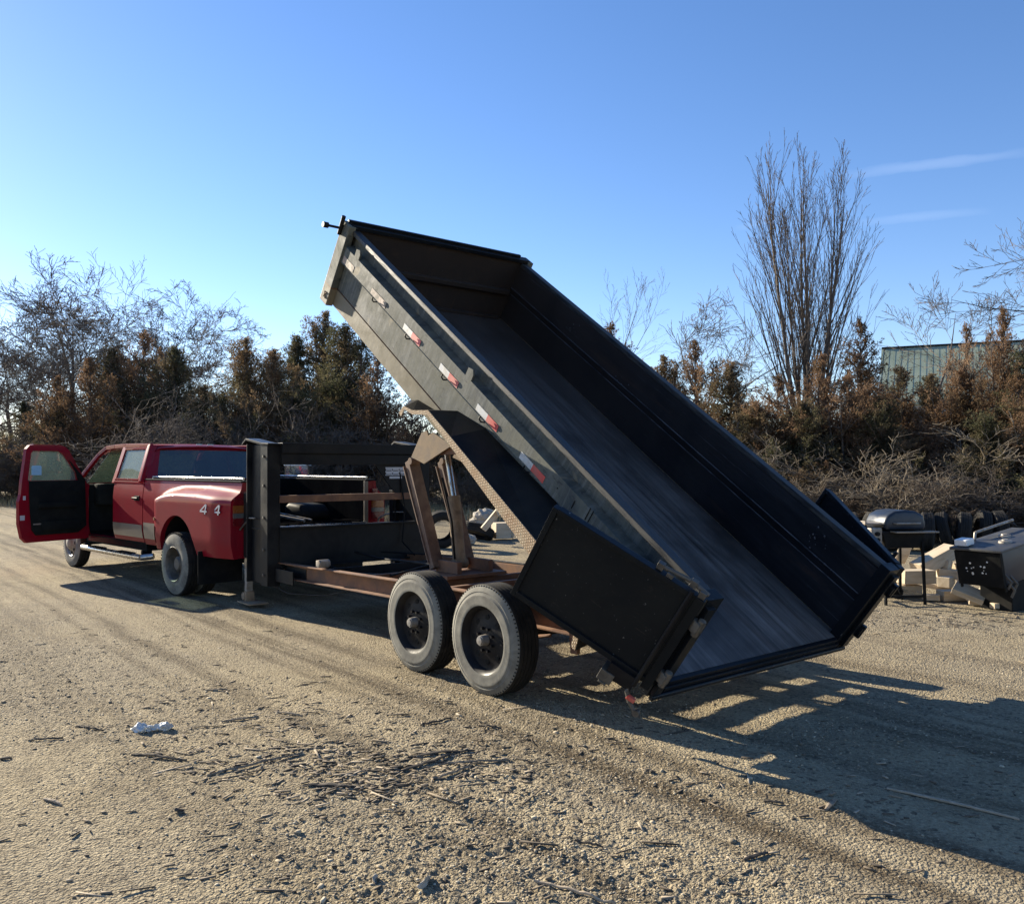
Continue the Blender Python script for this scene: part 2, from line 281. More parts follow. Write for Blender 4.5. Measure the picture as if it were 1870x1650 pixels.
def ground_mat():
    m, nt, b = newmat('packed_gravel_dirt')
    g = nt.nodes.new('ShaderNodeNewGeometry'); P = g.outputs['Position']
    def dot(v):
        n = nt.nodes.new('ShaderNodeVectorMath'); n.operation = 'DOT_PRODUCT'; n.inputs[1].default_value = v
        nt.links.new(P, n.inputs[0]); return n.outputs['Value']
    big = nz(nt, P, .35, 4, .6); mid = nz(nt, P, 2.3, 6, .7); fine = nz(nt, P, 38, 5, .75); grit = nz(nt, P, 130, 2, .6)
    c = ramp(nt, mid, [(.30, (0.25, 0.20, 0.125)), (.55, (0.375, 0.31, 0.20)), (.75, (0.455, 0.38, 0.25))])
    c = mixrgb(nt, ramp(nt, big, [(.42, 0), (.62, .55)]), c, (0.27, 0.235, 0.18))
    # wheel tracks running with the drive (along the trailer line), darker damp bands
    a = R(-50.2)
    mp = nt.nodes.new('ShaderNodeMapping'); mp.inputs['Rotation'].default_value = (0, 0, -a); mp.inputs['Scale'].default_value = (1, 1, 1)
    nt.links.new(P, mp.inputs['Vector'])
    mp2 = nt.nodes.new('ShaderNodeMapping'); mp2.inputs['Scale'].default_value = (.12, 1.6, 1); nt.links.new(mp.outputs[0], mp2.inputs['Vector'])
    tr = nz(nt, mp2.outputs[0], 1.3, 7, .68)
    c = mixrgb(nt, ramp(nt, tr, [(.50, 0), (.66, .62)]), c, (0.13, 0.105, 0.075))
    mp3 = nt.nodes.new('ShaderNodeMapping'); mp3.inputs['Scale'].default_value = (.5, 9, 1); nt.links.new(mp.outputs[0], mp3.inputs['Vector'])
    tr2 = nz(nt, mp3.outputs[0], 1.1, 6, .7)
    c = mixrgb(nt, ramp(nt, tr2, [(.56, 0), (.68, .38)]), c, (0.12, 0.10, 0.075))
    # the drive's wheel tracks: dark damp ruts at set offsets from the trailer line, and one pale polished strip
    ca, sa = math.cos(R(-50.2)), math.sin(R(-50.2))
    wob = nmath(nt, 'MULTIPLY', nmath(nt, 'SUBTRACT', nz(nt, P, .45, 3, .5), .5), .38)
    dd = nmath(nt, 'ADD', dot((-sa, ca, 0)), wob)
    brk = nz(nt, mp2.outputs[0], 3.5, 6, .75)
    def rut(off, w, amt, col, c):
        g_ = nmath(nt, 'SUBTRACT', 1.0, nmath(nt, 'POWER', nmath(nt, 'DIVIDE', nmath(nt, 'ABSOLUTE', nmath(nt, 'SUBTRACT', dd, off)), w), 2.0), True)
        g_ = nmath(nt, 'MAXIMUM', g_, 0.0); g_ = nmath(nt, 'MULTIPLY', g_, ramp(nt, brk, [(.36, .1), (.56, 1)]))
        return mixrgb(nt, nmath(nt, 'MULTIPLY', g_, min(1, amt * 1.3)), c, col)
    dk = (0.095, 0.072, 0.045)
    for off, w, amt, col in ((3.27, .13, .85, dk), (3.02, .07, .5, dk), (2.72, .22, .45, (0.42, 0.35, 0.23)), (3.62, .16, .6, dk), (3.90, .14, .5, (0.42, 0.35, 0.23)), (2.42, .10, .55, dk), (2.15, .07, .4, dk), (4.35, .10, .4, dk), (5.15, .12, .5, dk), (5.45, .16, .6, dk), (5.75, .07, .4, dk), (6.6, .2, .35, dk), (1.5, .2, .3, dk)):
        c = rut(off, w, amt, col, c)
    # small dark stones/mulch specks and pale grit
    vo = nt.nodes.new('ShaderNodeTexVoronoi'); vo.inputs['Scale'].default_value = 42; nt.links.new(P, vo.inputs['Vector'])
    spk = ramp(nt, vo.outputs['Color'], [(.80, 0), (.84, .75)])
    c = mixrgb(nt, spk, c, (0.10, 0.085, 0.065))
    c = mixrgb(nt, ramp(nt, fine, [(.53, 0), (.64, .7)]), c, (0.52, 0.44, 0.30))
    c = mixrgb(nt, ramp(nt, fine, [(.36, .8), (.46, 0)]), c, (0.13, 0.105, 0.07))  # dark gaps between grains: shade painted in where the height noise is low
    setc(nt, b, 'Base Color', c); b.inputs['Roughness'].default_value = .95; b.inputs['Specular IOR Level'].default_value = .15
    va = nt.nodes.new('ShaderNodeTexVoronoi'); va.inputs['Scale'].default_value = 62; nt.links.new(P, va.inputs['Vector'])
    vb = nt.nodes.new('ShaderNodeTexVoronoi'); vb.inputs['Scale'].default_value = 125; nt.links.new(P, vb.inputs['Vector'])
    h = nmath(nt, 'ADD', nmath(nt, 'MULTIPLY', fine, .7), nmath(nt, 'ADD', nmath(nt, 'MULTIPLY', vb.outputs['Distance'], -.35), nmath(nt, 'MULTIPLY', va.outputs['Distance'], -.75)))
    bumpn(nt, b, h, 1.0, .028)
    return m
MAT['ground'] = ground_mat()

# ---------------------------------------------------------------- mesh helpers
def link(name, me, mats, parent=None, loc=(0, 0, 0), rot=(0, 0, 0)):
    o = bpy.data.objects.new(name, me)
    for m in (mats if isinstance(mats, (list, tuple)) else [mats]): me.materials.append(MAT[m] if isinstance(m, str) else m)
    COL.objects.link(o); o.location = loc; o.rotation_euler = rot
    if parent: o.parent = parent
    return o
def tag(o, label, cat, group=None, kind=None):
    o['label'] = label; o['category'] = cat
    if group: o['group'] = group
    if kind: o['kind'] = kind
    return o
def thing(name, label, cat, loc=(0, 0, 0), rz=0, group=None):
    o = bpy.data.objects.new(name, None); COL.objects.link(o); o.location = loc; o.rotation_euler = (0, 0, rz)
    o.empty_display_size = .3
    return tag(o, label, cat, group)
def arrmesh(name, V, F):
    """V (n,3) float, F (m,k) int -> mesh, fast"""
    V = np.asarray(V, dtype=np.float32); F = np.asarray(F, dtype=np.int32)
    me = bpy.data.meshes.new(name); me.vertices.add(len(V)); me.vertices.foreach_set('co', V.ravel())
    k = F.shape[1]; me.loops.add(F.size); me.loops.foreach_set('vertex_index', F.ravel())
    me.polygons.add(len(F)); me.polygons.foreach_set('loop_start', np.arange(0, F.size, k, dtype=np.int32))
    me.update(calc_edges=True); me.validate(); return me
class MB:
    def __init__(s): s.v = []; s.f = []; s.m = []
    def add(s, vs, fs, mi=0, M=None):
        n = len(s.v)
        for p in vs:
            p = Vector(p); s.v.append(tuple(M @ p) if M is not None else tuple(p))
        for f in fs: s.f.append(tuple(i + n for i in f)); s.m.append(mi)
        return s
    def box(s, a, b, mi=0, M=None):
        x0, y0, z0 = a; x1, y1, z1 = b
        vs = [(x0, y0, z0), (x1, y0, z0), (x1, y1, z0), (x0, y1, z0), (x0, y0, z1), (x1, y0, z1), (x1, y1, z1), (x0, y1, z1)]
        return s.add(vs, [(0, 3, 2, 1), (4, 5, 6, 7), (0, 1, 5, 4), (1, 2, 6, 5), (2, 3, 7, 6), (3, 0, 4, 7)], mi, M)
    def tube(s, p0, p1, r0, r1=None, n=12, mi=0, caps=True, M=None):
        r1 = r0 if r1 is None else r1
        p0, p1 = Vector(p0), Vector(p1); d = (p1 - p0).normalized()
        a = d.orthogonal().normalized(); b = d.cross(a)
        vs = []
        for p, r in ((p0, r0), (p1, r1)):
            for i in range(n):
                t = 2 * math.pi * i / n; vs.append(p + a * r * math.cos(t) + b * r * math.sin(t))
        fs = [(i, (i + 1) % n, n + (i + 1) % n, n + i) for i in range(n)]
        if caps: fs += [tuple(range(n))[::-1], tuple(range(n, 2 * n))]
        return s.add(vs, fs, mi, M)
    def path(s, pts, r, n=8, mi=0, M=None):
        for a, b in zip(pts[:-1], pts[1:]): s.tube(a, b, r, r, n, mi, True, M)
        return s
    def beam(s, p0, p1, w, h, up=(0, 0, 1), mi=0, M=None):
        p0, p1 = Vector(p0), Vector(p1); d = (p1 - p0); L = d.length; d.normalize()
        side = d.cross(Vector(up)).normalized(); u = side.cross(d)
        vs = []
        for p in (p0, p1):
            for a, b in ((-1, -1), (1, -1), (1, 1), (-1, 1)): vs.append(p + side * w / 2 * a + u * h / 2 * b)
        return s.add(vs, [(0, 1, 2, 3), (7, 6, 5, 4), (0, 4, 5, 1), (1, 5, 6, 2), (2, 6, 7, 3), (3, 7, 4, 0)], mi, M)
    def prism(s, poly, d0, d1, axis='y', mi=0, M=None):
        """poly in the plane normal to axis; y: (x,z)  x: (y,z)  z: (x,y)"""
        def P(a, b, d): return {'y': (a, d, b), 'x': (d, a, b), 'z': (a, b, d)}[axis]
        n = len(poly); vs = [P(a, b, d0) for a, b in poly] + [P(a, b, d1) for a, b in poly]
        fs = [(i, (i + 1) % n, n + (i + 1) % n, n + i) for i in range(n)] + [tuple(range(n))[::-1], tuple(range(n, 2 * n))]
        return s.add(vs, fs, mi, M)
    def lathe(s, prof, n=48, mi=0, M=None, close=False):
        """profile (y, r) turned about the y axis"""
        vs = []
        for y, r in prof:
            for i in range(n):
                t = 2 * math.pi * i / n; vs.append((r * math.cos(t), y, r * math.sin(t)))
        k = len(prof); fs = []
        for j in range(k - (0 if close else 1)):
            j2 = (j + 1) % k
            for i in range(n):
                i2 = (i + 1) % n; fs.append((j * n + i, j * n + i2, j2 * n + i2, j2 * n + i))
        return s.add(vs, fs, mi, M)
    def grid(s, fn, us, vs_, mi=0, M=None, skip=None):
        nu, nv = len(us), len(vs_)
        vs = [fn(u, v) for u in us for v in vs_]
        fs = []
        for i in range(nu - 1):
            for j in range(nv - 1):
                if skip and skip(us[i], us[i + 1], vs_[j], vs_[j + 1]): continue
                fs.append((i * nv + j, (i + 1) * nv + j, (i + 1) * nv + j + 1, i * nv + j + 1))
        return s.add(vs, fs, mi, M)
    def build(s, name, mats, parent=None, bevel=0, smooth=0, loc=(0, 0, 0), rot=(0, 0, 0), recalc=True, solid=0):
        me = bpy.data.meshes.new(name); me.from_pydata(s.v, [], s.f); me.polygons.foreach_set('material_index', s.m)
        bm = bmesh.new(); bm.from_mesh(me)
        if recalc: bmesh.ops.recalc_face_normals(bm, faces=bm.faces)
        if bevel:
            es = [e for e in bm.edges if len(e.link_faces) == 2 and e.calc_face_angle(0) > R(30)]
            try: bmesh.ops.bevel(bm, geom=es, offset=bevel, segments=2, profile=.6, affect='EDGES', clamp_overlap=True)
            except Exception: pass
        if solid: bmesh.ops.solidify(bm, geom=bm.faces, thickness=solid)
        if smooth:
            for f in bm.faces: f.smooth = True
            for e in bm.edges:
                if len(e.link_faces) == 2 and e.calc_face_angle(0) > R(smooth): e.smooth = False
        bm.to_mesh(me); bm.free(); me.update()
        return link(name, me, mats, parent, loc, rot)
def rotM(loc=(0, 0, 0), rot=(0, 0, 0)): return Matrix.Translation(loc) @ Euler(rot).to_matrix().to_4x4()
def copy_tree(o, parent=None):
    c = o.copy(); COL.objects.link(c)
    if parent: c.parent = parent
    for ch in list(o.children): copy_tree(ch, c)
    return c

# ---------------------------------------------------------------- ground
rs = np.random.RandomState(7)
def vnoise(x, y, seed):
    xi = np.floor(x).astype(np.int64); yi = np.floor(y).astype(np.int64); fx = x - xi; fy = y - yi
    def h(a, b):
        n = (a * 374761393 + b * 668265263 + seed * 974634777) & 0x7fffffff
        n = ((n ^ (n >> 13)) * 1274126177) & 0x7fffffff
        return ((n ^ (n >> 16)) & 0xffff) / 65535.0
    u = fx * fx * (3 - 2 * fx); v = fy * fy * (3 - 2 * fy)
    return (h(xi, yi) * (1 - u) + h(xi + 1, yi) * u) * (1 - v) + (h(xi, yi + 1) * (1 - u) + h(xi + 1, yi + 1) * u) * v - .5
def gravelly(x, y):
    """0 packed smooth dirt .. 1 loose grit"""
    p = vnoise(x * .55, y * .55, 5) * 1.6 + vnoise(x * 1.9, y * 1.9, 8) * .7
    def blob(cx, cy, rx, ry): return np.exp(-(((x - cx) / rx) ** 2 + ((y - cy) / ry) ** 2))
    p = p + .75 * blob(-.3, 3.4, 1.3, .75) + .45 * blob(-1.6, 4.0, 1.0, .8) + .35 * blob(.9, 3.0, .6, .5) + .3 * blob(-3.5, 6.5, 1.5, 1.3)
    return np.clip(p * .62 + .22, .10, 1.0)
def gz(x, y, fine=True):
    d = np.hypot(x, y)
    z = vnoise(x * .5, y * .5, 1) * .016 + vnoise(x * 1.7, y * 1.7, 2) * .007
    ca, sa = math.cos(R(-50.2)), math.sin(R(-50.2)); u = x * ca + y * sa; w = -x * sa + y * ca
    z = z + vnoise(u * .35, w * 4.2, 9) * .014 + vnoise(u * 1.5, w * 12, 10) * .007
    if fine:
        lump = gravelly(x, y)
        z = z + lump * (vnoise(x * 9, y * 9, 3) * .007 + vnoise(x * 27, y * 27, 4) * .011 + vnoise(x * 61, y * 61, 6) * .013)
    near_t = np.clip(1 - np.abs(d - 0) / 40.0, 0, 1)
    return z * (0.25 + .75 * near_t)
def build_ground():
    ang = np.concatenate([np.arange(-40, 40, .085), np.arange(40, 320, 4)]); ang = np.radians(ang)
    rad = [0.6]
    while rad[-1] < 1800:
        r = rad[-1]; rad.append(r + (max(.009, r * .0033) if r < 30 else r * .05))
    rad = np.array(rad); A, Rr = np.meshgrid(ang, rad)
    X = np.sin(A) * Rr; Y = np.cos(A) * Rr; Z = gz(X, Y)
    Z = np.where(Rr > 60, 0, Z)
    n, k = X.shape
    V = np.stack([X.ravel(), Y.ravel(), Z.ravel()], 1)
    i = np.arange(n - 1)[:, None] * k; j = np.arange(k)[None, :]; j2 = (j + 1) % k
    Fq = np.stack([i + j, i + j2, i + k + j2, i + k + j], -1).reshape(-1, 4)[:, ::-1]
    c = len(V); V = np.vstack([V, [[0, 0, 0]]])
    me = arrmesh('ground', V, Fq)
    bm = bmesh.new(); bm.from_mesh(me); bm.verts.ensure_lookup_table()
    cv = bm.verts[c]
    for q in range(k): bm.faces.new((bm.verts[q], bm.verts[(q + 1) % k], cv))
    for f in bm.faces: f.smooth = True
    bm.to_mesh(me); bm.free()
    o = link('ground', me, 'ground'); o['kind'] = 'structure'; return o
build_ground()
def G(x, y): return float(gz(np.array([float(x)]), np.array([float(y)]))[0])

def px(xp, yp, z=0.0):
    """world point at height z seen at photo pixel"""
    t = (z - 1.62) / ((HOR - yp) / F_PX); return ((xp - 935) / F_PX * t, t)

# pebbles and grit
def build_pebbles():
    N = 36000
    r = 1.5 + 9.0 * rs.rand(N * 3) ** 1.25; a = np.radians(rs.uniform(-36, 36, N * 3)); x = np.sin(a) * r; y = np.cos(a) * r
    dens = np.clip(gravelly(x, y) * 1.25 - .22, .03, 1)
    k = rs.rand(N * 3) < dens; x, y, r = x[k][:N], y[k][:N], r[k][:N]; n = len(x)
    s = .0020 + .0034 * rs.rand(n) ** 2.5 * (1 + r * .05) + .008 * (rs.rand(n) > .997)
    base = np.array([[-1, -.8, -.5], [1, -.9, -.6], [.9, 1, -.5], [-.8, .9, -.6], [-.7, -.6, .6], [.6, -.7, .75], [.75, .6, .5], [-.6, .75, .65]])
    V = base[None] * (1 + .35 * (rs.rand(n, 8, 3) - .5)); V *= (s[:, None] * np.stack([1 + .6 * rs.rand(n), .6 + .5 * rs.rand(n), .45 + .4 * rs.rand(n)], 1))[:, None, :]
    t = rs.rand(n) * 6.28; c, si = np.cos(t)[:, None], np.sin(t)[:, None]
    V = np.stack([V[..., 0] * c - V[..., 1] * si, V[..., 0] * si + V[..., 1] * c, V[..., 2]], -1)
    V += np.stack([x, y, gz(x, y) + s * .3], 1)[:, None, :]
    q = np.array([[0, 3, 2, 1], [4, 5, 6, 7], [0, 1, 5, 4], [1, 2, 6, 5], [2, 3, 7, 6], [3, 0, 4, 7]])
    Fq = (q[None] + 8 * np.arange(n)[:, None, None]).reshape(-1, 4)
    m, nt, b = newmat('mixed_grit')
    g = nt.nodes.new('ShaderNodeNewGeometry')
    c = ramp(nt, g.outputs['Random Per Island'], [(0, (0.11, 0.09, 0.06)), (.35, (0.26, 0.21, 0.14)), (.75, (0.40, 0.33, 0.225)), (1, (0.52, 0.46, 0.34))])
    nt.links.new(c, b.inputs['Base Color']); b.inputs['Roughness'].default_value = .9
    o = link('gravel', arrmesh('gravel', V.reshape(-1, 3), Fq), m)
    tag(o, 'loose gravel and grit strewn over the packed dirt', 'gravel', kind='stuff')
build_pebbles()
def build_chips():
    """small wood chips and bark crumbs, uncountable"""
    V = []; Fq = []
    def chip(x, y, L, w, h, t, lift):
        z = G(x, y) + lift; c, s = math.cos(t), math.sin(t); n = len(V)
        tilt = random.uniform(-.25, .25)
        for a, b, e in ((-1, -1, 0), (1, -.7, 0), (1, .7, 0), (-1, 1, 0), (-1, -1, 1), (1, -.7, 1), (1, .7, 1), (-1, 1, 1)):
            lx, ly = a * L / 2, b * w / 2; V.append((x + lx * c - ly * s, y + lx * s + ly * c, z + e * h + a * L / 2 * tilt * .5))
        for f in ((0, 3, 2, 1), (4, 5, 6, 7), (0, 1, 5, 4), (1, 2, 6, 5), (2, 3, 7, 6), (3, 0, 4, 7)): Fq.append([n + i for i in f])
    random.seed(11)
    for cx, cy, sx, sy, k in ((650, 1420, 85, 32, 230), (500, 1370, 120, 40, 170), (840, 1395, 90, 25, 130), (640, 1380, 200, 60, 200), (420, 1270, 120, 25, 60), (350, 1540, 300, 60, 50), (900, 1560, 400, 70, 90),
                              (1500, 1480, 300, 110, 120), (1750, 1130, 110, 14, 260), (1100, 1420, 260, 60, 90), (250, 1180, 220, 60, 90)):
        for _ in range(k):
            yp = random.gauss(cy, sy); xp = random.gauss(cx, sx)
            if yp < 1105: continue
            x, y = px(xp, yp)
            L = random.uniform(.012, .07) * (1 if random.random() < .86 else random.uniform(1.8, 3.6))
            chip(x, y, L, random.uniform(.004, .014), random.uniform(.002, .006), random.gauss(.1, .7), random.uniform(0, .006))
    m, nt, b = newmat('mixed_chips')
    g = nt.nodes.new('ShaderNodeNewGeometry')
    c = ramp(nt, g.outputs['Random Per Island'], [(0, (0.04, 0.032, 0.024)), (.45, (0.11, 0.085, 0.06)), (.8, (0.22, 0.175, 0.12)), (1, (0.42, 0.35, 0.26))])
    nt.links.new(c, b.inputs['Base Color']); b.inputs['Roughness'].default_value = .9
    o = link('wood_chips', arrmesh('wood_chips', V, Fq), m)
    tag(o, 'small wood chips and bark crumbs littering the dirt', 'wood chips', kind='stuff')
build_chips()

# ---------------------------------------------------------------- dump trailer
TL = (-0.2152, 5.9855, 0); TYAW = 2.2646
trailer = thing('dump_trailer', 'black tandem-axle gooseneck dump trailer with its bed tipped up and rear gates open', 'dump trailer', TL, TYAW)
XR, ZR, TH, BW, BL = -1.4456, .3634, .6256, 2.157, 4.956
YC = -1.216
W2 = BW / 2
def part(mb, name, mats, parent=trailer, **k): return mb.build(name, mats, parent, **k)
railz = lambda x: .545 if x > 4 else .545 + (4.2 - x) / 3.3 * .075 if x > .9 else .62
# chassis rails
for y0 in (-.35, -2.085):
    m = MB()
    s = -1 if y0 > -1 else 1                    # web sits inboard
    for xa, xb in ((4.22, .9), (.9, -.98)):
        za, zb = railz(xa) - .075, railz(xb) - .075
        yy = y0 + s * .075
        m.beam((xa, yy, za), (xb, yy, zb), .016, .146)
        m.beam((xa, y0 + s * .035, za + .077), (xb, y0 + s * .035, zb + .077), .075, .012)
        m.beam((xa, y0 + s * .035, za - .077), (xb, y0 + s * .035, zb - .077), .075, .012)
    part(m, 'frame_rail', 'rust', bevel=.002)
# cross members
for xc, mt, h in ((3.3, 'black', .08), (2.45, 'rust', .08), (1.55, 'rust', .13), (1.15, 'rust', .07), (.75, 'rust', .07), (.35, 'rust', .07), (-.05, 'rust', .07), (-.45, 'rust', .07), (-.85, 'rust', .07), (-1.26, 'black', .08)):
    m = MB(); zt = railz(xc) - .02 if xc > -1 else .34
    m.beam((xc, -.44, zt - h / 2), (xc, -1.99, zt - h / 2), .05, h)
    m.beam((xc, -.44, zt - h - .004), (xc, -1.99, zt - h - .004), .09, .008)
    part(m, 'cross_member', mt, bevel=.002)
# hoist base plates
for y0 in (-.42, -2.02):
    m = MB(); m.prism([(-.85, .56), (-.85, .44), (-1.40, .26), (-1.40, .36), (-1.0, .53)], y0 - .04, y0 + .04, 'y'); m.tube((-1.38, y0 - .06, .32), (-1.38, y0 + .06, .32), .04, n=14); part(m, 'hinge_arm', 'rust', bevel=.003)
m = MB(); m.box((1.45, -1.42, .60), (1.95, -.74, .632)); m.box((1.52, -.95, .632), (1.86, -.90, .74)); m.box((1.52, -1.31, .632), (1.86, -1.26, .74)); part(m, 'hoist_base', 'rust', bevel=.003)
# outriggers above wheels and spring hangers
for y0, s in ((-.30, 1), (-2.14, -1)):
    for xx in (1.15, .43, -.62):
        m = MB(); m.prism([(xx - .05, .55), (xx + .05, .55), (xx + .03, .36), (xx - .03, .36)], y0 - .03, y0 + .0, 'y'); part(m, 'spring_hanger', 'rust', bevel=.002)
# springs + axles
for xc in (0, .90):
    for y0 in (-.33, -2.11):
        m = MB()
        for k in range(4):
            L = .36 - .06 * k; m.path([(xc - L, y0, .44 - .012 * k), (xc - L / 2, y0, .405 - .012 * k), (xc, y0, .39 - .012 * k), (xc + L / 2, y0, .405 - .012 * k), (xc + L, y0, .44 - .012 * k)], .012, 6)
        part(m, 'leaf_spring', 'rust')
    m = MB(); m.tube((xc, -.14, .395), (xc, -2.30, .395), .045, n=14); part(m, 'axle', 'black', smooth=40)
# bright roller / strap winch on near rail
m = MB(); m.tube((3.06, -.42, .635), (3.06, -.30, .635), .040, n=18); m.box((3.02, -.40, .60), (3.13, -.31, .665)); part(m, 'strap_winch', 'dullmetal', bevel=.008, smooth=40)
# front lower cross panel
m = MB(); m.box((4.07, -2.18, .50), (4.12, -.36, .94)); m.box((4.10, -2.18, .925), (4.02, -.36, .945)); m.box((4.01, -2.18, .495), (4.1, -.36, .51)); part(m, 'front_panel', 'black', bevel=.004)
m = MB(); m.beam((4.06, -.42, .46), (3.55, -.42, .46), .02, .13); m.beam((4.05, -.30, .43), (3.62, -.30, .43), .012, .14); part(m, 'side_plate', 'black', bevel=.003)
m = MB(); m.box((4.07, -2.17, 1.21), (4.13, -.36, 1.29)); part(m, 'middle_crossbar', 'rust', bevel=.004)
m = MB(); m.box((4.05, -2.19, 1.63), (4.19, -.37, 1.745)); m.box((4.03, -2.19, 1.755), (4.21, -.37, 1.87)); m.box((4.055, -2.19, 1.745), (4.19, -.37, 1.755)); part(m, 'top_crossbeam', 'black', bevel=.006)
# uprights (two channels each)
for y0, y1 in ((-.37, -.22), (-2.34, -2.19)):
    m = MB(); m.box((4.09, y0, .30), (4.27, y1, 1.845)); m.box((4.272, (y0 + y1) / 2 - .02, .30), (4.64, (y0 + y1) / 2 + .02, 1.85)); m.box((4.64, y0, .30), (4.66, y1, 1.86)); m.box((4.30, y0 + .02, .9), (4.62, y1 - .04, .915))
    m.prism([(4.05, 1.845), (4.24, 1.845), (4.66, 1.905), (4.78, 1.85), (4.78, 1.862), (4.66, 1.93), (4.23, 1.872), (4.05, 1.862)], y0 - .01, y1 + .01, 'y')
    part(m, 'neck_upright', 'black', bevel=.004)
# gusset
m = MB(); m.prism([(-1.56, 1.628), (-2.19, 1.628), (-2.19, .946), (-2.11, .946)], 4.08, 4.10, 'x'); g = part(m, 'gusset_plate', 'black')
m = MB(); m.box((4.074, -1.985, 1.50), (4.0785, -1.70, 1.60)); m.box((4.074, -1.93, 1.462), (4.0785, -1.755, 1.49))
lab = part(m, 'warning_label', 'label', g)
m = MB()
for i in range(3):
    for j in range(2):
        m.box((4.0725, -1.97 + i * .095, 1.538 + j * .046 - .03), (4.0738, -1.90 + i * .095, 1.538 + j * .046 - .022)); m.box((4.0725, -1.895 + i * .095, 1.543 + j * .046 - .03), (4.0738, -1.885 + i * .095, 1.555 + j * .046 - .022))
part(m, 'label_print', 'plastic', g)
# neck beams to the coupler
for y0 in (-.30, -2.26):
    m = MB(); m.beam((4.70, y0, 1.76), (6.35, YC + (.12 if y0 > -1 else -.12), 1.72), .09, .17); part(m, 'neck_beam', 'black', bevel=.004)
m = MB(); m.box((6.28, YC - .2, 1.62), (6.46, YC + .2, 1.82)); m.tube((6.37, YC, 1.62), (6.37, YC, 1.08), .055, n=16); m.tube((6.37, YC, 1.10), (6.37, YC, .99), .08, n=16); part(m, 'coupler', 'black', bevel=.004, smooth=40)
# landing jacks
for yj, bright in ((-.30, True), (-2.26, False)):
    m = MB(); m.box((4.74, yj - .045, .56), (4.83, yj + .045, 1.30)); m.box((4.66, yj - .03, .95), (4.74, yj + .03, 1.0)); jk = part(m, 'landing_jack', 'black', bevel=.004)
    m = MB(); m.box((4.752, yj - .036, .17), (4.822, yj + .036, .56)); part(m, 'jack_leg', 'dullmetal', jk, bevel=.006)
    m = MB(); m.box((4.50, yj - .11, .045), (4.86, yj + .11, .06)); m.tube((4.81, yj + .06, .115), (4.81, yj - .06, .115), .045, n=14); m.box((4.74, yj - .05, .06), (4.80, yj + .05, .17)); part(m, 'jack_foot', 'dustrust', jk, bevel=.003, smooth=40)
    m = MB(); m.path([(4.79, yj + .0, 1.0), (4.90, yj + .06, .98), (5.0, yj + .10, .93), (5.02, yj + .10, .88)], .013, 8); m.path([(4.72, yj + .05, 1.02), (4.45, yj + .07, 1.03)], .008, 6); part(m, 'jack_crank', 'dullmetal', jk)
# hydraulic hose, cables
m = MB(); m.path([(4.0, -1.25, .62), (3.4, -1.2, .60), (2.6, -1.1, .64), (1.9, -1.05, .66)], .012, 6); m.path([(4.0, -.8, .55), (3.2, -.7, .50), (2.4, -.75, .55), (1.95, -1.0, .7)], .010, 6); m.path([(4.0, -1.6, .6), (2.9, -1.9, .62), (1.6, -1.9, .63)], .01, 6); part(m, 'hydraulic_hose', 'blackclean')
m = MB(); m.path([(4.5, -.33, .33), (4.0, -.42, .22), (3.3, -.5, .27), (2.6, -.5, .42)], .007, 6); part(m, 'wiring_cable', 'blackclean')
m = MB(); m.path([(4.70, -.26, 1.00), (4.95, -.20, .80), (5.05, -.35, .72), (4.95, -.55, .80), (4.72, -.6, 1.0)], .011, 6); part(m, 'safety_chain', 'hingemetal')
m = MB(); m.path([(4.08, -1.9, 1.55), (4.04, -1.95, 1.1), (4.02, -1.9, .7), (3.6, -1.8, .58)], .009, 6); part(m, 'brake_line', 'plastic')
m = MB(); m.path([(1.72, YC + .20, .75), (1.60, YC + .32, 1.1), (1.78, YC + .30, 1.5), (1.9, YC + .2, 1.45), (1.84, YC + .18, 1.28)], .010, 6); part(m, 'hydraulic_hose', 'plastic')
for zb in (.42, .70, 1.05, 1.40, 1.72):
    m = MB(); m.tube((4.18, -.22, zb), (4.18, -.205, zb), .016, n=6); part(m, 'bolt', 'hingemetal')
# tool box tray between the rails
m = MB(); m.box((2.3, -1.95, .40), (3.9, -.55, .43)); part(m, 'belly_pan', 'black')

# scissor hoist
for yy in (-.90, -1.27):
    m = MB(); top = (2.27 if yy > -1 else 2.25, yy, 1.66); bot = (1.84, yy, .66)
    m.beam(bot, top, .12, .07, up=(1, 0, 0)); m.beam((bot[0] + .044, yy, bot[2] + .05), (top[0] + .044, yy, top[2] - .05), .15, .016, up=(1, 0, 0))
    m.tube((2.20, yy - .03, 1.66), (2.20, yy + .07, 1.66), .035, n=14)
    part(m, 'hoist_lower_arm', 'dustrust2', bevel=.004)
m = MB(); m.tube((1.74, YC + .13, .70), (1.835, YC + .13, 1.33), .062, n=22); m.tube((1.74, YC + .06, .70), (1.74, YC + .2, .70), .05, n=14); cy = part(m, 'hydraulic_cylinder', 'dustrust', smooth=40)
m = MB(); m.tube((1.835, YC + .13, 1.32), (1.97, YC + .13, 1.84), .028, n=18); part(m, 'piston_rod', 'chrome', cy, smooth=40)
for yy in (-.84, -1.33):
    m = MB(); m.prism([(1.99, 1.93), (1.90, 1.945), (1.88, 1.90), (1.80, 1.925), (1.50, 1.80), (1.95, 1.635), (2.03, 1.66), (2.17, 1.70)], yy, yy + .015, 'y'); part(m, 'knee_plate', 'dustrust', bevel=.002)
for yy in (-.88, -1.30):
    m = MB(); m.beam((1.95, yy, 1.78), (.62, yy, 1.80), .05, .13); part(m, 'hoist_upper_arm', 'rust', bevel=.003)

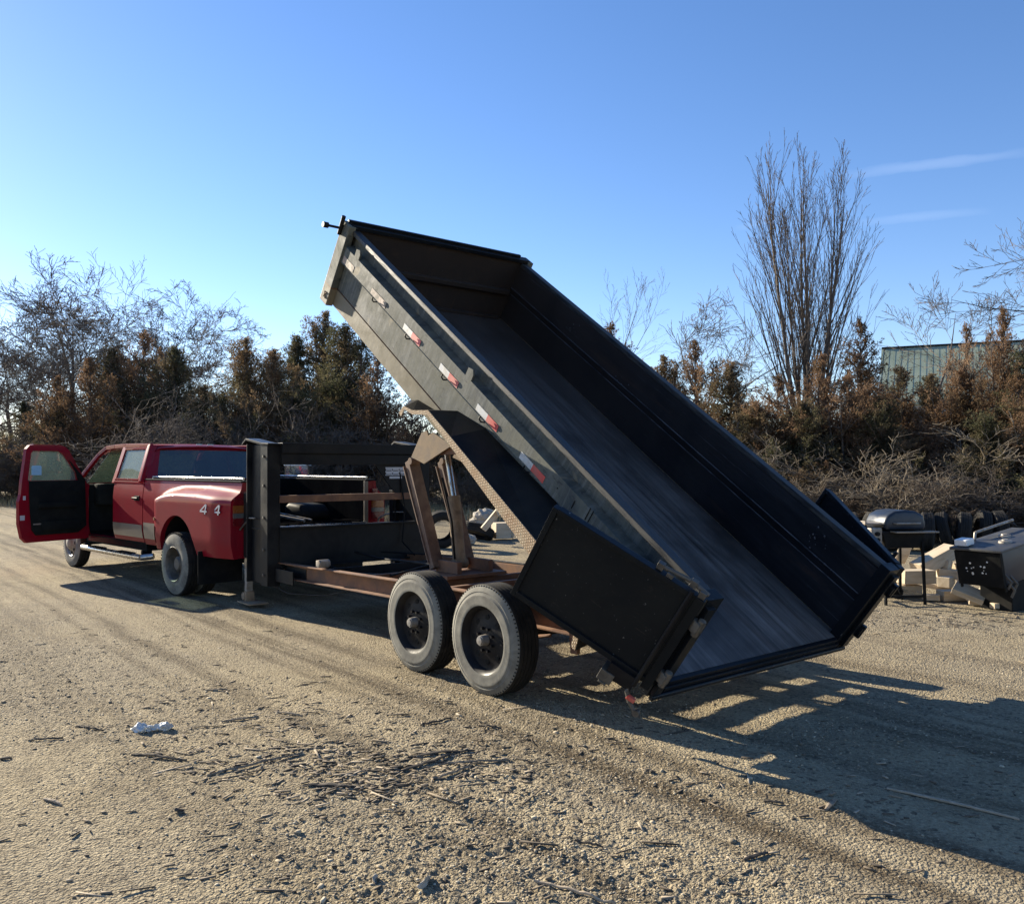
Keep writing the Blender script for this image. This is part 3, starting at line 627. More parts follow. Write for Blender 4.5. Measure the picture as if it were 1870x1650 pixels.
# wheels
def make_wheel(parent, x, yo, r=.392, w=.225, side=1, rimr=.232, mats=('rubber', 'sidewall', 'blackclean'), dual=None):
    """yo: y of outer sidewall; side=+1 outer face towards +y"""
    root_m = MB(); M = Matrix.Translation((x, yo, r)) @ (Matrix.Scale(-1, 4, (0, 1, 0)) if side < 0 else Matrix.Identity(4))
    # rim dish
    prof = [(-.006, rimr + .012), (-.012, rimr + .004), (-.03, rimr - .012), (-.055, rimr - .022), (-.06, rimr - .05), (-.05, .13), (-.045, .105), (-.04, .0)]
    root_m.lathe([(-w + .01, rimr)] + [(-w + .03, rimr - .02)] + [(-.09, rimr - .035)] + prof[::-1][-1:] + prof[1:], 56, M=M)
    wheel = root_m.build('wheel', mats[2], parent, smooth=35)
    t = MB()
    sw = [(-.004, rimr + .010), (.0, rimr + .030), (-.001, rimr + .034), (.004, rimr + .07), (.002, (rimr + r) / 2 + .005), (-.001, (rimr + r) / 2 + .008), (-.006, r - .055), (-.004, r - .050), (-.016, r - .022), (-.028, r - .006)]
    t.lathe(sw, 72, 1, M)
    tr = []
    ws = np.linspace(-.028, -w + .028, 6)
    for i in range(5):
        a, b_ = ws[i], ws[i + 1]; tr += [(a - .003, r - .001), (b_ + .003, r - .001)]
        if i < 4: tr += [(b_ + .002, r - .011), (b_ - .002, r - .011)]
    t.lathe([sw[-1]] + tr + [(-w + .028, r - .006)], 72, 0, M)
    t.lathe([(-w + .028, r - .006), (-w + .006, r - .04), (-w, (rimr + r) / 2), (-w + .01, rimr)], 56, 1, M)
    # shoulder lugs
    for k in range(84):
        a = 2 * math.pi * k / 84; Mk = M @ Matrix.Rotation(a, 4, 'Y')
        t.box((-.0045, -.034, r - .020), (.0045, -.0195, r - .0075), 0, Mk)
    t.build('tyre', [mats[0], mats[1]], wheel, smooth=35)
    h = MB(); h.tube((x, yo + side * -.06, r), (x, yo + side * .012, r), .040, .036, n=24); h.lathe([(.012, .0), (.012, .03), (.022, .028), (.024, .0)], 20, M=M)
    h.build('hub_cap', 'dullmetal', wheel, smooth=35)
    if side > 0:
        for k in range(8):
            a = 2 * math.pi * (k + .5) / 8; c = (x + .083 * math.cos(a), 0, r + .083 * math.sin(a)); l = MB()
            l.tube((c[0], yo - side * .045, c[2]), (c[0], yo - side * .022, c[2]), .011, n=6); l.build('lug_nut', 'blackclean', wheel)
            a = 2 * math.pi * k / 8; c = (x + .155 * math.cos(a), 0, r + .155 * math.sin(a)); o = MB()
            o.tube((c[0], yo - side * .062, c[2]), (c[0], yo - side * .052, c[2]), .021, n=12); o.build('vent_hole', 'plastic', wheel)
    return wheel
for xw in (0, .90):
    make_wheel(trailer, xw, 0, side=1); make_wheel(trailer, xw, -2.44, side=-1)

# ---- dump bed: an object with its own tilted frame, so the parts are written in bed coordinates
m = MB()
prof = [(W2 - .05, -.085), (W2 - .05, .072), (W2 - .062, .075), (W2 - .062, .081), (W2 - .05, .084), (W2 - .05, .338), (W2 - .0, .345), (W2 + .004, .349), (W2, .353), (W2, .50), (W2 - .085, .515), (W2 - .085, .616), (W2 - .10, .616), (W2 - .10, .365), (W2 - .075, .30), (W2 - .075, -.085)]
m.prism(prof, 0.05, BL - .02, 'x'); m.prism([(-a, b_) for a, b_ in prof], 0.05, BL - .02, 'x')
bed = m.build('dump_bed', ['bedside'], trailer, bevel=0, loc=(XR, YC, ZR), rot=(0, -TH, 0))
bp = lambda mb, name, mats, **k: mb.build(name, mats, bed, **k)
# inner skins (dark scraped steel) 3 mm proud of the shell
m = MB()
for s in (1, -1):
    q = [(W2 - .078, .003), (W2 - .078, .30), (W2 - .103, .365), (W2 - .103, .616)]
    q2 = [(a - .003, b_) for a, b_ in q]
    m.prism([(s * a, b_) for a, b_ in q2 + q[::-1]], .05, BL - .056, 'x')
bp(m, 'inner_wall', 'inside')
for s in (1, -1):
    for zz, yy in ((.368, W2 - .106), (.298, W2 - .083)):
        m = MB(); m.box((.06, min(s * yy, s * (yy - .008)), zz - .004), (BL - .06, max(s * yy, s * (yy - .008)), zz + .004)); bp(m, 'wall_fold_highlight', 'foldglint', bevel=.002)  # thin added strips whose pale colour stands in for highlights on the folds
m = MB(); m.box((0, -W2 + .085, -.03), (BL - .056, W2 - .085, 0)); bp(m, 'floor_plate', 'floor')
for s, yy in ((1, .42), (-1, -.42)):
    m = MB(); m.box((.1, yy - .04, -.20), (BL - .1, yy + .04, -.033)); bp(m, 'under_runner', 'black', bevel=.003)
for k in range(12):
    xb = .25 + k * .40; m = MB(); m.box((xb, -W2 + .06, -.085), (xb + .05, W2 - .06, -.033)); bp(m, 'under_crossmember', 'black')
# top rails
for s in (1, -1):
    m = MB()
    ya, yb = (W2 - .108, W2 - .03)
    m.box((.05, min(s * ya, s * yb), .618), (BL - .06, max(s * ya, s * yb), .658)); bp(m, 'top_rail', 'toprail', bevel=.006)
# front bulkhead
m = MB()
m.box((BL - .055, -W2 + .02, -.09), (BL - .02, W2 - .02, .70)); m.box((BL - .11, -W2 + .139, .30), (BL - .055, W2 - .139, .345)); m.box((BL - .10, -W2 + .139, .0), (BL - .055, W2 - .139, .03))
bp(m, 'front_bulkhead', 'inside', bevel=.003)
m = MB(); m.box((BL - .085, -W2 + .02, .665), (BL + .01, W2 - .02, .70)); m.box((BL - .03, -W2 + .12, .70), (BL - .0, W2 + .0, .725)); bp(m, 'bulkhead_cap', 'gate', bevel=.004)
for s in (1, -1):
    m = MB(); y0, y1 = s * (W2 - .05), s * (W2 + .02); m.box((BL - .10, min(y0, y1), -.10), (BL + .05, max(y0, y1), .69)); bp(m, 'front_post', 'bedside', bevel=.006)
    m = MB()
    for a in (R(35), R(-35)):
        M = rotM((BL - .035, s * (W2 + .024), -.02), (0, a, 0)); m.path([(0, 0, -.035), (.012, 0, 0), (0, 0, .035)], .006, 6, M=M)
    bp(m, 'tie_hook', 'dustrust')
# tarp crank
m = MB(); m.tube((BL + .02, W2 + .0, .62), (BL + .03, W2 + .20, .62), .012, n=10); m.tube((BL + .03, W2 + .16, .62), (BL + .03, W2 + .21, .62), .026, n=14); m.tube((BL + .03, W2 + .03, .56), (BL + .0, W2 + .05, .74), .020, n=10); m.path([(BL + .04, W2 - .02, .5), (BL + .10, W2 - .02, .48), (BL + .10, W2 - .02, .34)], .007, 8)
bp(m, 'tarp_crank', 'blackclean', smooth=40)
# brackets on the ledge
for xb in (4.60, 2.55):
    m = MB(); m.prism([(xb - .035, .50), (xb + .05, .50), (xb + .05, .57), (xb - .01, .585), (xb - .035, .55)], W2 - .012, W2 + .004, 'y'); bp(m, 'stake_bracket', 'bedside', bevel=.001)
# reflective tape and hooks
for i, (xa, xb) in enumerate(((4.83, 4.60), (4.21, 3.92), (3.57, 3.27), (2.93, 2.64), (2.35, 2.05), (1.74, 1.44))):
    xm = (xa + xb) / 2; z0 = .362
    m = MB()
    if i == 0: m.box((xb, W2 + .001, z0), (xa, W2 + .0025, z0 + .06), 0)
    else: m.box((xm, W2 + .001, z0), (xa, W2 + .0025, z0 + .052), 0); m.box((xb, W2 + .001, z0), (xm, W2 + .0025, z0 + .052), 1)
    bp(m, 'reflector_tape', ['fadedtape', 'fadedtape'] if i < 2 else ['whitetape', 'redtape'])
    if i:
        m = MB(); xh = xm + .02
        m.path([(xh - .03, W2 + .01, .352), (xh - .01, W2 + .03, .342), (xh + .015, W2 + .035, .352), (xh + .02, W2 + .03, .372)], .006, 6); bp(m, 'rope_hook', 'plastic')
for xs, L in ((1.12, .07), (.98, .12), (.95, .12), (.83, .05), (.70, .07), (1.3, .04), (.60, .06)):
    m = MB(); m.box((xs, W2 + .001, .39 + random.uniform(0, .03)), (xs + .008, W2 + .003, .39 + L)); bp(m, 'scuff_mark', 'plastic')
# fender
for s in (1, -1):
    inner = [(3.20, -.10), (3.10, -.03), (2.86, .03), (2.59, .195), (2.22, .28), (1.2, .315), (.75, .20), (.50, .03), (.46, -.10)]
    outer = [(2.86, -.02), (2.84, .06), (2.72, .10), (2.545, .215), (2.2, .215), (1.0, .205), (.66, .20), (.44, .06), (.40, -.10)]
    yi, yo = s * (W2 - .05), s * (W2 + .25)
    m = MB(); n = len(inner)
    vs = [(a, yi, b_) for a, b_ in inner] + [(a, yo, b_) for a, b_ in outer]
    m.add(vs, [(i, i + 1, n + i + 1, n + i) for i in range(n - 1)]); vs2 = [(a, b_, c - .006) for a, b_, c in vs]
    m.add(vs2, [(i, n + i, n + i + 1, i + 1) for i in range(n - 1)])
    fd = bp(m, 'fender', 'black', recalc=False)
    m = MB(); lo = [(2.87, -.02), (2.845, .06), (2.72, .10), (2.545, .215), (2.2, .215), (1.0, .205), (.66, .20), (.44, .06), (.40, -.10)]
    wd = [.05, .03, .03, .035, .05, .115, .10, .06, .04]
    ang = [(1, -.1), (.9, -.5), (.5, -.9), (.4, -.92), (0, -1), (0, -1), (-.4, -.9), (-.8, -.6), (-1, -.1)]
    lw = [(p[0] - a[0] * w_ * .9, p[1] + (a[1] if a[1] < -.3 else -.1) * w_) for p, a, w_ in zip(lo, ang, wd)]
    y0, y1 = s * (W2 + .250), s * (W2 + .256)
    vs = [(a, y0, b_) for a, b_ in lo] + [(a, y0, b_) for a, b_ in lw] + [(a, y1, b_) for a, b_ in lo] + [(a, y1, b_) for a, b_ in lw]
    fs = []
    for i in range(n - 1): fs += [(2 * n + i, 2 * n + i + 1, 3 * n + i + 1, 3 * n + i), (i, n + i, n + i + 1, i + 1), (i, i + 1, 2 * n + i + 1, 2 * n + i), (n + i, 3 * n + i, 3 * n + i + 1, n + i + 1)]
    m.add(vs, fs); m.build('fender_skirt', 'tread', bed)
    m = MB(); m.prism([(2.545, .20), (2.86, -.02), (2.9, -.05), (2.6, .02), (2.3, .19)], s * (W2 - .04), s * (W2 - .035), 'y'); bp(m, 'fender_inner_plate', 'rust')
# rear frame posts and lip
for s in (1, -1):
    m = MB(); y0, y1 = s * (W2 - .13), s * (W2 + .015); m.box((-.03, min(y0, y1), -.09), (.05, max(y0, y1), .665)); m.box((-.06, min(s * (W2 - .06), s * (W2 + .01)), -.06), (-.03, max(s * (W2 - .06), s * (W2 + .01)), .62)); bp(m, 'rear_post', 'gate', bevel=.004)
m = MB(); m.box((-.03, -W2 + .13, -.10), (.05, W2 - .13, -.002)); m.box((-.045, -W2 + .1, -.065), (-.03, W2 - .1, -.035)); m.tube((-.05, -W2 + .0, -.085), (-.05, W2 - .0, -.085), .018, n=10); bp(m, 'rear_sill', 'gate', bevel=.004)
for s, n_ in ((1, 2), (-1, 2)):
    for k in range(n_):
        zc = .10 + .40 * k; m = MB(); yb = s * (W2 + .02)
        m.box((-.085, yb - .03, zc - .035), (-.025, yb + .03, zc + .035)); m.tube((-.07, yb, zc - .055), (-.07, yb, zc + .055), .022, n=12); bp(m, 'gate_hinge', 'hingemetal' if s > 0 else 'gate', bevel=.003, smooth=40)
# barn gates swung right round to the sides
def gate(s, bx, off, name):
    L = .975; a = math.atan2(off, bx)
    M = Matrix.Translation((-.03, s * (W2 + .04), 0)) @ Matrix.Rotation(s * a, 4, 'Z')
    m = MB(); m.box((0.02, -.012, .03), (L, .012, .655), M=M)
    g_ = m.build(name, 'gate', bed, bevel=.002)
    m = MB()
    for x0, x1, z0, z1 in ((0, .055, -.02, .67), (L - .03, L + .005, .01, .67), (.055, L - .03, .645, .675), (.055, L - .03, .012, .05)): m.box((x0, -.028, z0), (x1, .028, z1), M=M)
    m.build('gate_frame', 'gate', g_, bevel=.004)
    return g_, M
gL, ML = gate(1, .85, .46, 'rear_gate')
m = MB(); m.tube((.085, .045, -.03), (.085, .045, .70), .014, n=10, M=ML); m.box((.085, .03, -.08), (.26, .05, .02), M=ML); m.build('latch_rod', 'blackclean', gL, smooth=40)
m = MB(); m.box((.20, -.05, -.12), (.29, .06, -.045), M=ML); m.box((.22, .02, -.135), (.27, .065, -.12), M=ML); m.box((.23, -.01, -.05), (.26, .01, .03), M=ML); m.build('gate_bracket', 'hingemetal', gL, bevel=.004)
m = MB(); m.path([(.10, .03, -.04), (.10, .045, -.09), (.06, .045, -.14), (.0, .045, -.18)], .013, 8, M=ML); m.tube((-.01, .03, -.18), (-.01, .06, -.18), .022, n=12, M=ML); m.build('gate_chain_latch', 'hingemetal', gL, smooth=40)
m = MB(); m.box((.03, .035, -.13), (.085, .060, -.10), M=ML @ Matrix.Rotation(R(0), 4, 'Y')); m.build('marker_light', 'redtape', gL, bevel=.006)
m = MB()
for q in ((.03, .0, .70), (.10, -.02, .72), (.23, .0, .69), (.30, -.01, .71)): m.box((q[0] - .02, q[1] - .02, q[2] - .03), (q[0] + .02, q[1] + .02, q[2] + .01), M=ML)
m.path([(.0, -.01, .70), (.12, -.02, .715), (.30, -.01, .70)], .014, 8, M=ML); m.build('gate_latch', 'hingemetal', gL, bevel=.003)
gR, MR = gate(-1, .90, .30, 'rear_gate')
m = MB(); m.tube((.16, -.055, -.07), (.16, -.055, .70), .014, n=10, M=MR); m.build('latch_rod', 'blackclean', gR, smooth=40)
# dried splashes of concrete inside
random.seed(5)
for cx, cz, s, n_ in ((4.35, .03, 1, 10), (.55, .48, -1, 16), (3.8, .45, -1, 8), (2.9, .4, -1, 6), (.35, .30, -1, 14)):
    for _ in range(n_):
        m = MB()
        a, b_ = cx + random.gauss(0, .06), cz + random.gauss(0, .05)
        b_ = max(.37, b_) if cz > .2 else b_
        yy = s * (W2 - .112) if cz > .2 else s * (W2 - .2 - random.random() * .1)
        r_ = random.uniform(.003, .010); m.add([(a - r_, yy, b_), (a, yy - s * .003, b_ + r_), (a + r_, yy, b_), (a, yy + .0, b_ - r_), (a, yy - s * .006, b_)], [(0, 1, 4), (1, 2, 4), (2, 3, 4), (3, 0, 4)])
        m.build('dried_splash', 'hingemetal2', bed)

# ---------------------------------------------------------------- pickup truck
PA = R(135.9)
truck = thing('pickup_truck', 'red crew-cab dual-rear-wheel pickup hitched to the dump trailer, driver door wide open', 'pickup truck', (-3.375, 11.44, 0), PA)
XB, XC, XD, XH, XF = -1.27, 1.42, 2.47, 3.57, 5.05
def sidey(x, z):
    y = .985
    if z > 1.15: y -= .035 * ((z - 1.15) / .27) ** 1.5
    if z < .75: y -= .05 * ((.75 - z) / .25) ** 1.4
    sx = lambda t: max(0, min(1, t)) ** 2 * (3 - 2 * max(0, min(1, t)))
    fx = (.55 + .45 * sx((x + 1.40) / .5)) * sx((.90 - x) / .30)
    ztop = 1.37 - .12 * (max(0, x) / .8) ** 2 - .05 * max(0, -x - .5)
    fz = sx((ztop - z) / .13)
    y += .18 * fx * fz
    if x > XH:
        y += .03 * sx((1.1 - z) / .2)
        y -= .09 * max(0, (x - 4.7) / .35) ** 2
    return y
def panel(x0, x1, z0, z1, s, arch=None, nx=40, nz_=22, name='panel', mats='red', ztop=None):
    us = list(np.linspace(x0, x1, nx))
    if arch:
        xa, za, ra = arch
        us = [u for u in us if abs(u - xa) > ra + .005] + [xa + ra * math.cos(t) for t in np.linspace(0, math.pi, 33)]
        us = sorted(set(u for u in us if x0 <= u <= x1))
    def fn(u, v):
        zb = z0
        if arch and abs(u - arch[0]) < arch[2]: zb = arch[1] + math.sqrt(max(0, arch[2] ** 2 - (u - arch[0]) ** 2))
        zt = ztop(u) if ztop else z1
        z = zb + (zt - zb) * v
        return (u, s * sidey(u, z), z)
    m = MB(); m.grid(fn, us, list(np.linspace(0, 1, nz_)))
    # inward return along edges
    def fnr(u, v): p = fn(u, 0); return (p[0], p[1] - s * .06 * v, p[2])
    m.grid(fnr, us, [0, 1])
    for ue in (us[0], us[-1]):
        m.grid(lambda a, b_, ue=ue: (fn(ue, a)[0], fn(ue, a)[1] - s * .05 * b_, fn(ue, a)[2]), list(np.linspace(0, 1, nz_)), [0, 1])
    return m
tp = lambda mb, name, mats, parent=truck, **k: mb.build(name, mats, parent, **k)
REAR_ARCH = (0.0, .50, .50); FR_ARCH = (4.14, .48, .47)
for s in (1, -1):
    m = panel(XB, XC - .012, .54, 1.42, s, REAR_ARCH, 70, 30)
    bedside = tp(m, 'bed_side', 'red', smooth=50)
    # rail cap, inner wall
    m = MB(); m.box((XB + .0, min(s * .80, s * .965), 1.418), (XC - .02, max(s * .80, s * .965), 1.44)); tp(m, 'rail_cap', 'plastic', bedside, bevel=.006)
    m = MB(); m.tube((XB + .1, s * .88, 1.463), (XC - .1, s * .88, 1.463), .016, n=10); 
    for xx in (XB + .1, -.4, .4, XC - .1): m.tube((xx, s * .88, 1.44), (xx, s * .88, 1.463), .013, n=8)
    tp(m, 'bed_rail_tube', 'chrome', bedside, smooth=40)
    m = MB(); m.box((XB + .02, min(s * .79, s * .815), .90), (XC - .03, max(s * .79, s * .815), 1.417)); tp(m, 'bed_inner_wall', 'liner')
    m = MB(); m.grid(lambda u, v, s=s: (XB + .004, s * (.83 + (sidey(XB, v) - .83) * u), v), [0, .33, .66, 1], list(np.linspace(.545, 1.416, 24))); tp(m, 'bed_end_cap', 'red', solid=.004)
    m = MB(); m.box((XB - .004, min(s * .78, s * .832), .62), (XB + .03, max(s * .78, s * .832), 1.416)); tp(m, 'bed_end_post', 'red' if s > 0 else 'pewter', bevel=.003)
    # rear door
    m = panel(XC + .012, XD - .008, .56, 1.40, s, None, 14, 20); rd = tp(m, 'rear_door', 'red', smooth=50)
    m = MB(); m.box((XC + .10, s * .985 - .012, 1.13), (XC + .27, s * .985 + .012, 1.20)); m.tube((XC + .10, s * 1.015, 1.165), (XC + .27, s * 1.015, 1.165), .016, n=10); tp(m, 'door_handle', 'plastic', rd, bevel=.006)
    m = MB(); m.grid(lambda u, v, s=s: (u, s * (sidey(u, v) + .006), v), list(np.linspace(XC + .02, XD - .02, 8)), [.62, .66, .70, .75, .80]); tp(m, 'lower_trim', 'pewter', rd, smooth=50)
    m = MB(); m.grid(lambda u, v, s=s: (u, s * (sidey(u, v) + .006), v), list(np.linspace(.62, XC - .03, 12)), [.62, .66, .72, .78, .84]); tp(m, 'lower_trim', 'pewter', bedside, smooth=50)
    # front fender
    m = panel(XH, XF, .54, 1.30, s, FR_ARCH, 50, 20, ztop=lambda u: 1.33 - .10 * max(0, (u - 3.6) / 1.4)); tp(m, 'front_fender', 'red', smooth=50)
    # rocker and nerf bar
    m = MB(); m.box((XC, min(s * .80, s * .93), .44), (XH + .02, max(s * .80, s * .93), .555)); tp(m, 'rocker_panel', 'red', bevel=.02)
    m = MB(); m.tube((XC - .05, s * 1.02, .36), (XH - .02, s * 1.02, .36), .042, n=16)
    for a, b_ in ((XC - .05, XC - .16), (XH - .02, XH + .09)): m.tube((a, s * 1.02, .36), (b_, s * .90, .38), .042, n=16)
    nb = tp(m, 'step_bar', 'chrome', smooth=40)
    m = MB(); m.box((1.65, s * 1.02 - .045, .398), (2.15, s * 1.02 + .045, .408)); m.box((2.7, s * 1.02 - .045, .398), (3.2, s * 1.02 + .045, .408)); m.box((1.5, s * .85 - .03, .36), (1.56, s * .85 + .1, .44)); tp(m, 'step_pad', 'plastic', nb)
    # mud flap and rear arch liner
    m = MB(); m.box((-.66, min(s * .62, s * 1.19), .20), (-.645, max(s * .62, s * 1.19), .60)); tp(m, 'mud_flap', 'plastic', bevel=.003)
    m = MB(); m.grid(lambda u, v, s=s: (.50 * 1.04 * math.cos(u), s * (.5 + v * .60), .50 + .50 * 1.04 * math.sin(u)), list(np.linspace(-.2, math.pi + .2, 20)), [0, 1]); tp(m, 'wheel_liner', 'plastic')
    m = MB(); m.grid(lambda u, v, s=s: (4.14 + .49 * math.cos(u), s * (.5 + v * .44), .48 + .49 * math.sin(u)), list(np.linspace(-.2, math.pi + .2, 20)), [0, 1]); tp(m, 'wheel_liner', 'plastic')
    # tail lamp
    m = MB(); y0 = s * .965
    for za, zb, mi in ((.92, 1.01, 0), (1.01, 1.07, 1), (1.07, 1.16, 2), (1.16, 1.24, 0), (1.24, 1.32, 0)):
        yl = min(1.07, sidey(XB, zb) - .004); m.box((XB - .026, min(s * .885, s * yl), za + .002), (XB - .001, max(s * .885, s * yl), zb - .002), mi)
    tl = tp(m, 'tail_light', ['redlens', 'clearlens', 'amber'])
    # fuel / marker
    m = MB(); m.tube((.62, s * (sidey(.62, .92)), .93), (.62, s * (sidey(.62, .92) + .012), .93), .02, n=10); tp(m, 'side_marker', 'amber', bedside)
# bed floor, front wall
m = MB(); m.box((XB + .01, -.79, .87), (XC - .03, .79, .90))
for k in range(9): m.box((XB + .0, -.75 + k * .18, .90), (XC - .04, -.68 + k * .18, .912))
tp(m, 'bed_floor', 'liner', bevel=.002)
m = MB(); m.box((XB - .03, -.79, .86), (XB + .008, .79, .893)); tp(m, 'bed_sill', 'chrome', bevel=.006)
m = MB(); m.box((XC - .05, -.80, .90), (XC - .02, .80, 1.416)); tp(m, 'bed_front_wall', 'liner')
m = MB(); m.box((XB + .0, -.96, .62), (XB + .05, .96, .86)); tp(m, 'rear_valance', 'red', bevel=.01)
m = MB(); m.prism([(XB - .20, .44), (XB - .20, .60), (XB - .16, .64), (XB - .03, .64), (XB - .03, .44)], -.95, .95, 'y'); bu = tp(m, 'rear_bumper', 'chrome', bevel=.02, smooth=40)
m = MB(); m.box((XB - .206, -.16, .46), (XB - .202, .16, .60)); tp(m, 'plate_recess', 'label', bu)
m = MB()
for y_ in (-.44, .44): m.box((-1.3, y_ - .04, .50), (4.9, y_ + .04, .66))
m.tube((0, -.7, .40), (0, .7, .40), .06, n=14); m.tube((0, 0, .40), (2.8, 0, .42), .05, n=12)
m.lathe([(-.14, .0), (-.12, .12), (0, .17), (.12, .12), (.14, .0)], 20, M=rotM((0, 0, .40)))
tp(m, 'chassis', 'plastic', smooth=40)
m = MB(); m.box((XC, -.93, .44), (XH + .1, .93, .55)); tp(m, 'cab_floor', 'interior')
# greenhouse: roof, pillars, rear wall
def gh(t, z):  # half width at height z of greenhouse
    return .95 - .17 * ((z - 1.38) / .5)
m = MB()
def roof(u, v):
    x = 1.52 + u * 1.95
    zc = 1.925 + .022 * math.sin(math.pi * min(1, max(0, u))) - (.055 * max(0, (u - .80) / .20) ** 2) - .03 * max(0, (.06 - u) / .06) ** 2
    hw = .765 - .03 * max(0, (u - .7) / .3)
    y = v * hw; z = zc - .035 * abs(v) ** 2.5 - (.03 if abs(v) > .98 else 0) * 1
    return (x, y, z)
m.grid(roof, list(np.linspace(0, 1, 24)), [-1, -.985, -.93, -.8, -.5, 0, .5, .8, .93, .985, 1])
rf = tp(m, 'roof', 'red', smooth=60, solid=.018)
for s in (1, -1):
    def P(x, z): return Vector((x, s * gh(0, z), z))
    m = MB()
    m.beam(P(1.50, 1.38), P(1.60, 1.90), .10, .11, up=(0, 1, 0)); tp(m, 'rear_pillar', 'red', bevel=.02, smooth=50)
    m = MB(); m.beam(P(2.50, 1.36), P(2.53, 1.90), .035, .10, up=(1, 0, 0)); tp(m, 'centre_pillar', 'red', bevel=.01)
    m = MB(); pts = [P(4.0, 1.30), P(3.72, 1.56), P(3.44, 1.79), P(3.22, 1.885), P(2.9, 1.905), P(2.5, 1.91), P(1.62, 1.90)]
    for a, b_ in zip(pts[:-1], pts[1:]): m.beam(a, b_, .06, .05, up=(0, 1, 0))
    tp(m, 'windscreen_pillar', 'red', bevel=.008)
    # window frame + glass of rear door
    m = MB(); q = [(1.64, 1.42), (2.44, 1.42), (2.46, 1.86), (1.71, 1.86)]
    for (a, c), (b_, d) in zip(q, q[1:] + q[:1]):
        m.beam(P(a, c) + Vector((0, s * .008, 0)), P(b_, d) + Vector((0, s * .008, 0)), .03, .03, up=(0, 1, 0))
    wf = tp(m, 'rear_door_frame', 'red', bevel=.004)
    m = MB(); m.add([P(1.65, 1.42), P(2.44, 1.42), P(2.46, 1.86), P(1.71, 1.86)], [(0, 1, 2, 3)]); tp(m, 'side_window', 'glass', wf, solid=.004)
    m = MB(); m.box((XC + .01, min(s * .90, s * .965), 1.36), (XD, max(s * .90, s * .965), 1.40)); tp(m, 'belt_moulding', 'red', bevel=.01)
# rear wall of cab with window
rw = lambda y, z: Vector((1.43 + .16 * ((z - 1.38) / .52), y, z))
m = MB()
m.add([rw(-.95, .9), rw(.95, .9), rw(.93, 1.42), rw(-.93, 1.42)], [(0, 1, 2, 3)])
m.add([rw(-.80, 1.84), rw(.80, 1.84), rw(.765, 1.905), rw(-.765, 1.905)], [(0, 1, 2, 3)])
for s in (1, -1): m.add([rw(s * .93, 1.42), rw(s * .78, 1.42), rw(s * .68, 1.84), rw(s * .80, 1.84)], [(0, 1, 2, 3)])
cw = tp(m, 'cab_rear_wall', 'red', solid=.01)
m = MB(); m.add([rw(-.785, 1.425), rw(.785, 1.425), rw(.685, 1.838), rw(-.685, 1.838)], [(0, 1, 2, 3)]); tp(m, 'rear_window', 'rearglass', cw, solid=.004)
m = MB()
for yy in (.11, -.06): m.box((1.545, yy - .045, 1.915), (1.56, yy + .045, 1.932))
tp(m, 'third_brake_light', 'whitetape', rf, bevel=.003)
# hood, windscreen, cowl, nose
m = MB(); m.grid(lambda u, v: (u, v * (.90 - .06 * max(0, (u - 4.3) / .8)), 1.33 + .03 * (1 - v * v) - .10 * max(0, (u - 3.9) / 1.15) ** 1.3), list(np.linspace(3.95, 5.05, 14)), list(np.linspace(-1, 1, 13))); tp(m, 'hood', 'red', smooth=60, solid=.02)
m = MB(); m.add([(3.98, -.82, 1.33), (3.98, .82, 1.33), (3.24, .70, 1.875), (3.24, -.70, 1.875)], [(0, 1, 2, 3)]); tp(m, 'windscreen', 'glass', solid=.005)
m = MB(); m.box((XH + .02, -.92, .60), (XH + .06, .92, 1.32)); m.box((3.62, -.90, 1.25), (3.98, .90, 1.325)); tp(m, 'firewall', 'interior')
m = MB(); m.prism([(5.0, .60), (5.12, .64), (5.12, 1.18), (5.04, 1.24), (5.0, 1.24)], -.90, .90, 'y'); tp(m, 'nose', 'red', bevel=.02)
m = MB(); m.box((5.1, -.97, .44), (5.24, .97, .64)); tp(m, 'front_bumper', 'chrome', bevel=.03, smooth=50)
# interior
m = MB(); m.box((3.38, -.85, 1.0), (3.62, .85, 1.34)); tp(m, 'dashboard', 'interior', bevel=.05, smooth=50)
for y_ in (.42, -.42):
    m = MB(); m.box((2.60, y_ - .26, .62), (3.12, y_ + .26, .92)); m.prism([(2.62, .90), (2.76, .90), (2.62, 1.50), (2.50, 1.50)], y_ - .25, y_ + .25, 'y'); m.box((2.50, y_ - .11, 1.52), (2.60, y_ + .11, 1.70)); tp(m, 'front_seat', 'cloth', bevel=.035, smooth=60)
m = MB(); m.box((1.75, -.75, .62), (2.25, .75, .92)); m.prism([(1.62, .9), (1.80, .9), (1.72, 1.44), (1.60, 1.44)], -.75, .75, 'y'); tp(m, 'rear_seat', 'cloth', bevel=.035, smooth=60)
m = MB()
for k in range(24):
    a, b_ = 2 * math.pi * k / 24, 2 * math.pi * (k + 1) / 24; f = lambda t: (3.24 + .09 * math.sin(t), .42 + .19 * math.cos(t), 1.26 + .17 * math.sin(t))
    m.tube(f(a), f(b_), .014, n=6)
m.tube((3.24, .42, 1.26), (3.42, .42, 1.18), .025, n=8); m.tube((3.24, .25, 1.26), (3.24, .59, 1.26), .014, n=6); tp(m, 'steering_wheel', 'interior', smooth=40)
